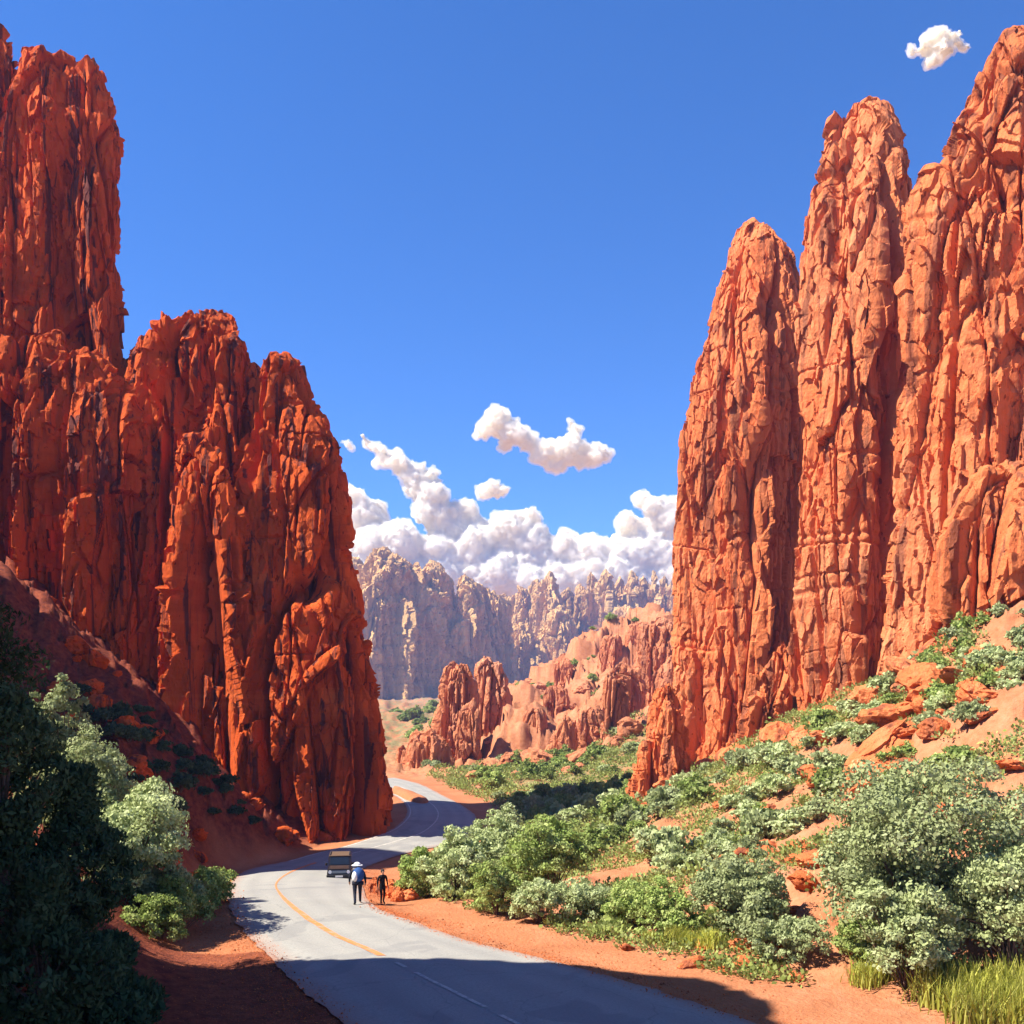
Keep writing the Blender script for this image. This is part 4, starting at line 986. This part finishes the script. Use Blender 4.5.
M['hair'] = plain('dark hair', (.03, .018, .012), .7, .3, .3, 60)

# ------------------------------------------------------------------ the car, coming towards the viewer
def build_car():
    x, y, z = rp(340, 881)
    e = empty('car', (x, y, z + .07), R(8))
    tag(e, 'small boxy dark off-road car with a tan roof driving round the bend', 'car')
    W, H = 1.46, 1.64
    bm = bmesh.new()     # body shell, front at -y
    prof = [(-1.65, .42), (-1.68, .62), (-1.62, .90), (-.72, 1.00), (1.62, 1.02), (1.66, .95), (1.66, .42), (1.42, .42), (1.36, .60), (1.16, .70), (.92, .70), (.74, .60), (.66, .42),
            (-.62, .42), (-.70, .60), (-.90, .70), (-1.12, .70), (-1.32, .60), (-1.40, .42)]
    add_prism(bm, prof, -W / 2, W / 2)
    bmesh.ops.recalc_face_normals(bm, faces=bm.faces)
    ed = [g for g in bm.edges if abs(g.verts[0].co.x - g.verts[1].co.x) < 1e-4]
    bmesh.ops.bevel(bm, geom=ed, offset=.045, segments=2, affect='EDGES')
    bobj('body', bm, M['car_paint'], e)
    bm = bmesh.new(); add_prism(bm, [(-1.58, .93), (-.74, 1.02), (-.74, 1.035), (-1.585, .945)], -.60, .60); bobj('hood', bm, M['rust'], e)
    bm = bmesh.new(); add_prism(bm, [(-.70, 1.015), (-.42, 1.56), (1.52, 1.56), (1.62, 1.015)], -.70, .70); o = bobj('cabin', bm, M['car_paint'], e)
    bm = bmesh.new(); add_box(bm, (0, .54, 1.60), (1.34, 2.02, .07), bev=.03); bobj('roof', bm, M['roof_tan'], e)
    # windscreen, 3 mm proud of the cabin
    bm = bmesh.new()
    v = [bm.verts.new(p) for p in ((-.60, -.668, 1.09), (.60, -.668, 1.09), (.57, -.452, 1.51), (-.57, -.452, 1.51))]
    n_ = Vector((0, -.89, .45)) * .004
    f_ = bm.faces.new(v); r = bmesh.ops.extrude_face_region(bm, geom=[f_])
    for g in r['geom']:
        if isinstance(g, bmesh.types.BMVert): g.co += n_ * 3
    bobj('windshield', bm, M['glass'], e)
    for s in (-1, 1):
        for (y0, y1) in ((-.38, .50), (.58, 1.46)):
            bm = bmesh.new(); add_box(bm, (s * .704, (y0 + y1) / 2, 1.29), (.012, y1 - y0, .36), bev=.004); bobj('side_window', bm, M['glass'], e)
        bm = bmesh.new(); add_box(bm, (s * .83, -.55, 1.10), (.16, .07, .17), bev=.025); bobj('mirror', bm, M['black'], e)
        bm = bmesh.new(); add_cyl(bm, (s * .56, -1.675, .76), .105, .05, 'Y'); bobj('headlight', bm, M['lamp'], e)
        for yy in (-1.02, 1.04):
            bm = bmesh.new(); add_cyl(bm, (s * .66, yy, .34), .34, .22, 'X', 28)
            bmesh.ops.bevel(bm, geom=[g for g in bm.edges], offset=.025, segments=2, affect='EDGES'); w_ = bobj('wheel', bm, M['black'], e)
            bm = bmesh.new(); add_cyl(bm, (s * .772, yy, .34), .19, .02, 'X', 20); bobj('rim', bm, M['chrome'], w_)
        bm = bmesh.new(); add_box(bm, (s * .60, .5, 1.665), (.05, 1.7, .05), bev=.01); bobj('roof_rail', bm, M['black'], e)
    bm = bmesh.new()
    add_box(bm, (0, -1.685, .76), (.86, .03, .17), bev=.01)
    for k in range(7): add_box(bm, (-.36 + .12 * k, -1.705, .76), (.035, .02, .15))
    bobj('grille', bm, M['chrome'], e)
    bm = bmesh.new(); add_box(bm, (0, -1.73, .50), (1.56, .16, .19), bev=.03); bu = bobj('bumper', bm, M['black'], e)
    bm = bmesh.new(); add_box(bm, (0, -1.815, .50), (.46, .012, .11), bev=.003); bobj('number_plate', bm, M['plate'], bu)
    bm = bmesh.new(); add_cyl(bm, (0, 1.72, .84), .33, .18, 'Y', 28); bobj('spare_wheel', bm, M['black'], e)
build_car()

# ------------------------------------------------------------------ people
def skin_body(name, J, B, mats, classify, parent=None, sub=1):
    """J: name -> (pos, radius); B: bones"""
    names = list(J); idx = {n: i for i, n in enumerate(names)}
    me = bpy.data.meshes.new(name)
    me.from_pydata([J[n][0] for n in names], [(idx[a], idx[b]) for a, b in B], [])
    o = link(name, me)
    md = o.modifiers.new('s', 'SKIN'); md.use_smooth_shade = True
    sv = me.skin_vertices[0].data
    for n in names:
        r = J[n][1]; sv[idx[n]].radius = r if isinstance(r, tuple) else (r, r)
        sv[idx[n]].use_root = (n == 'pelvis')
    md2 = o.modifiers.new('u', 'SUBSURF'); md2.levels = sub; md2.render_levels = sub
    dg = bpy.context.evaluated_depsgraph_get(); dg.update()
    m2 = bpy.data.meshes.new_from_object(o.evaluated_get(dg)); o.modifiers.clear(); o.data = m2; bpy.data.meshes.remove(me); m2.name = name
    m2.materials.clear()
    for x_ in mats: m2.materials.append(x_)
    for p in m2.polygons: p.material_index = classify(p.center); p.use_smooth = True
    o.parent = parent
    return o
def person(px, py, d, rz, label, stride, mats, cap, lean):
    x, y = (px - CX) / F * d, d; z = CAMZ - (py - HY) / F * d
    D_, Z_ = road_near(np.array([x]), np.array([y]))
    z = gz(x, y) if D_[0] > .25 else float(Z_[0]) + .03
    e = empty('person', (x, y, z), rz); tag(e, label, 'person')
    J = {'pelvis': ((0, 0, .95), (.15, .11)), 'waist': ((0, -.01, 1.10), (.135, .10)), 'chest': ((0, -.02, 1.30), (.17, .12)), 'collar': ((0, -.01, 1.43), (.12, .09)), 'neck': ((0, .0, 1.51), .055),
         'chin': ((0, .02, 1.56), (.06, .075)), 'face': ((0, .025, 1.64), (.078, .098)), 'crown': ((0, .015, 1.72), (.07, .085))}
    B = [('pelvis', 'waist'), ('waist', 'chest'), ('chest', 'collar'), ('collar', 'neck'), ('neck', 'chin'), ('chin', 'face'), ('face', 'crown')]
    J['nose'] = ((0, .128, 1.635), .014); B.append(('face', 'nose'))
    for s, n in ((-1, 'l'), (1, 'r')):
        J['hip' + n] = ((s * .09, 0, .88), .098); st = stride * s
        J['knee' + n] = ((s * .095, .05 + st * .6, .50), .062); J['ank' + n] = ((s * .10, -.03 + st * (1.1 if st > 0 else 1.5), .09 + (0.05 if st < 0 else 0)), .045)
        J['toe' + n] = ((s * .115, .15 + st * (1.1 if st > 0 else 1.5), .04), .04)
        B += [('pelvis', 'hip' + n), ('hip' + n, 'knee' + n), ('knee' + n, 'ank' + n), ('ank' + n, 'toe' + n)]
        J['sh' + n] = ((s * .19, -.01, 1.40), .068); J['el' + n] = ((s * .25, -.04 - st * .4, 1.13), .046); J['wr' + n] = ((s * .255, .06 - st * .8, .90), .032)
        J['palm' + n] = ((s * .252, .075 - st * .85, .83), (.024, .040))
        B += [('collar', 'sh' + n), ('sh' + n, 'el' + n), ('el' + n, 'wr' + n), ('wr' + n, 'palm' + n)]
        px_, py_, pz_ = J['palm' + n][0]
        for k in range(4):
            oy = -.03 + .02 * k; ln = (.075, .085, .08, .06)[k]
            J['f%d%s' % (k, n)] = ((px_ - s * .004, py_ + oy, pz_ - ln * .6), .009); J['t%d%s' % (k, n)] = ((px_ - s * .018, py_ + oy + .004, pz_ - ln), .008)
            B += [('palm' + n, 'f%d%s' % (k, n)), ('f%d%s' % (k, n), 't%d%s' % (k, n))]
        J['th' + n] = ((px_ - s * .02, py_ + .05, pz_ + .0), .010); J['tt' + n] = ((px_ - s * .03, py_ + .065, pz_ - .035), .009)
        B += [('palm' + n, 'th' + n), ('th' + n, 'tt' + n)]
    def cls(c):
        if c.z > 1.50 - .2 * lean: return 2
        if abs(c.x) > .2 and c.z < .90: return 2
        if c.z < .13: return 3
        return 0 if c.z > .93 else 1
    zs_ = {n: v[0][2] for n, v in J.items()}
    def bend(p):
        return (p[0], p[1] + lean * max(0, p[2] - .95), p[2] - .35 * lean * max(0, p[2] - .95))
    J = {n: ((bend(v[0]) if n[:3] not in ('hip', 'kne', 'ank', 'toe') else v[0]), v[1]) for n, v in J.items()}
    body = skin_body('body', J, B, mats, cls, e)
    bm = bmesh.new()
    bmesh.ops.create_uvsphere(bm, u_segments=18, v_segments=12, radius=1, matrix=Matrix.Translation((0, -.005, 1.675)) @ Matrix.Diagonal((.095, .112, .105, 1)))
    bmesh.ops.delete(bm, geom=[v for v in bm.verts if v.co.z < 1.60 or (v.co.y > .06 and v.co.z < 1.69)], context='VERTS')
    for v in bm.verts: v.co = bend(v.co)
    bobj('hair', bm, M['hair'], e, True)
    if cap:
        bm = bmesh.new()
        bmesh.ops.create_uvsphere(bm, u_segments=20, v_segments=12, radius=1, matrix=Matrix.Translation((0, 0, 1.70)) @ Matrix.Diagonal((.115, .13, .115, 1)))
        bmesh.ops.delete(bm, geom=[v for v in bm.verts if v.co.z < 1.66], context='VERTS')
        bmesh.ops.create_cone(bm, cap_ends=True, segments=24, radius1=.19, radius2=.18, depth=.02, matrix=Matrix.Translation((0, .01, 1.672)))
        for v in bm.verts: v.co = bend(v.co)
        bobj('hat', bm, M['white_cloth'], e, True)
    return e, (x, y, z)
p1, l1 = person(357.5, 902, 42.9, R(12), 'person in dark clothes and a white hat walking away along the road edge', .24, [M['dark_cloth'], M['dark_cloth'], M['skin'], M['black']], True, .28)
p1.scale = (1.28, 1.15, 1.02)
p2, l2 = person(382.5, 903, 43.0, R(-150), 'slim person all in black standing on the sand by the road', .07, [M['black_cloth'], M['black_cloth'], M['skin'], M['black']], False, .02)
p2.scale = (.86, .86, .86)
# the pack on the walker's back: its own thing
bk = empty('backpack', (0, 0, 0))
bk.matrix_world = Matrix.Translation(l1) @ Matrix.Rotation(R(12), 4, 'Z') @ Matrix.Translation((0, 0, .95)) @ Matrix.Rotation(-.27, 4, 'X') @ Matrix.Translation((0, 0, -.95)) @ Matrix.Diagonal((1.12, 1.1, 1.02, 1))
tag(bk, 'large round blue and white backpack on the back of the walking person', 'backpack')
bm = bmesh.new(); bmesh.ops.create_uvsphere(bm, u_segments=28, v_segments=18, radius=1, matrix=Matrix.Translation((.02, -.27, 1.19)) @ Matrix.Diagonal((.225, .20, .315, 1))); bobj('pack_body', bm, M['blue_cloth'], bk, True)
bm = bmesh.new(); bmesh.ops.create_uvsphere(bm, u_segments=22, v_segments=14, radius=1, matrix=Matrix.Translation((-.11, -.33, 1.12)) @ Matrix.Diagonal((.12, .165, .215, 1))); bobj('pocket', bm, M['white_cloth'], bk, True)
bm = bmesh.new(); add_cyl(bm, (0, -.26, .85), .085, .44, 'X', 18); bobj('bed_roll', bm, M['dark_cloth'], bk, True)
for s in (-1, 1):
    bm = bmesh.new(); add_box(bm, (s * .13, -.02, 1.44), (.05, .30, .03), bev=.01); add_box(bm, (s * .13, .115, 1.28), (.05, .025, .34), bev=.01); bobj('strap', bm, M['black_cloth'], bk)

# ------------------------------------------------------------------ light, air, camera
SUN_EL, SUN_AZ = 50.0, -11.0        # degrees; azimuth measured from due left towards the far end of the valley
S = Vector((-math.cos(R(SUN_EL)) * math.cos(R(SUN_AZ)), math.cos(R(SUN_EL)) * math.sin(R(SUN_AZ)), math.sin(R(SUN_EL))))
sl = bpy.data.lights.new('sun', 'SUN'); sl.energy = 5.0; sl.angle = R(.5); sl.color = (1, .93, .82)
so = bpy.data.objects.new('sun', sl); COL.objects.link(so); so.rotation_euler = (-S).to_track_quat('-Z', 'Y').to_euler(); so.location = (-60, 20, 120)
w = bpy.data.worlds.new('World'); scene.world = w; w.use_nodes = True
t = w.node_tree; bg = t.nodes['Background']
sky = t.nodes.new('ShaderNodeTexSky'); sky.sky_type = 'NISHITA'; sky.sun_disc = False
sky.sun_elevation = R(SUN_EL); sky.sun_rotation = math.atan2(S.x, S.y); sky.altitude = 2500; sky.air_density = 1.0; sky.dust_density = 0.0; sky.ozone_density = 6.0
hs = t.nodes.new('ShaderNodeHueSaturation'); hs.inputs['Saturation'].default_value = 1.2; hs.inputs['Hue'].default_value = .508
t.links.new(sky.outputs[0], hs.inputs['Color']); t.links.new(hs.outputs[0], bg.inputs[0]); bg.inputs[1].default_value = .095

def haze():
    bm = bmesh.new(); bmesh.ops.create_cube(bm, size=1, matrix=Matrix.Translation((0, 700, 100)) @ Matrix.Diagonal((3000, 1500, 290, 1)))
    me = bpy.data.meshes.new('haze'); bm.to_mesh(me); bm.free()
    m = bpy.data.materials.new('canyon air'); t = nt(m); o = N(t, 'ShaderNodeOutputMaterial'); v = N(t, 'ShaderNodeVolumePrincipled')
    v.inputs['Color'].default_value = (.26, .47, 1, 1); v.inputs['Density'].default_value = .00021; v.inputs['Anisotropy'].default_value = .1
    t.links.new(v.outputs[0], o.inputs['Volume'])
    o = link('haze', me, m); o['kind'] = 'stuff'; o['label'] = 'thin blue air in the valley'; o['category'] = 'haze'
haze()

cam = bpy.data.cameras.new('camera'); co = bpy.data.objects.new('camera', cam); COL.objects.link(co)
co.location = (0, 0, CAMZ); co.rotation_euler = (R(90), 0, 0)
cam.sensor_width = 36; cam.lens = 36 * F / 1024; cam.shift_y = (HY - 512) / 1024; cam.clip_start = .1; cam.clip_end = 40000
scene.camera = co
scene.view_settings.view_transform = 'Standard'; scene.view_settings.look = 'None'; scene.view_settings.gamma = 1
scene.view_settings.exposure = 1.38
scene.cycles.use_denoising = True
scene.cycles.volume_bounces = 6; scene.cycles.max_bounces = 10; scene.cycles.diffuse_bounces = 6
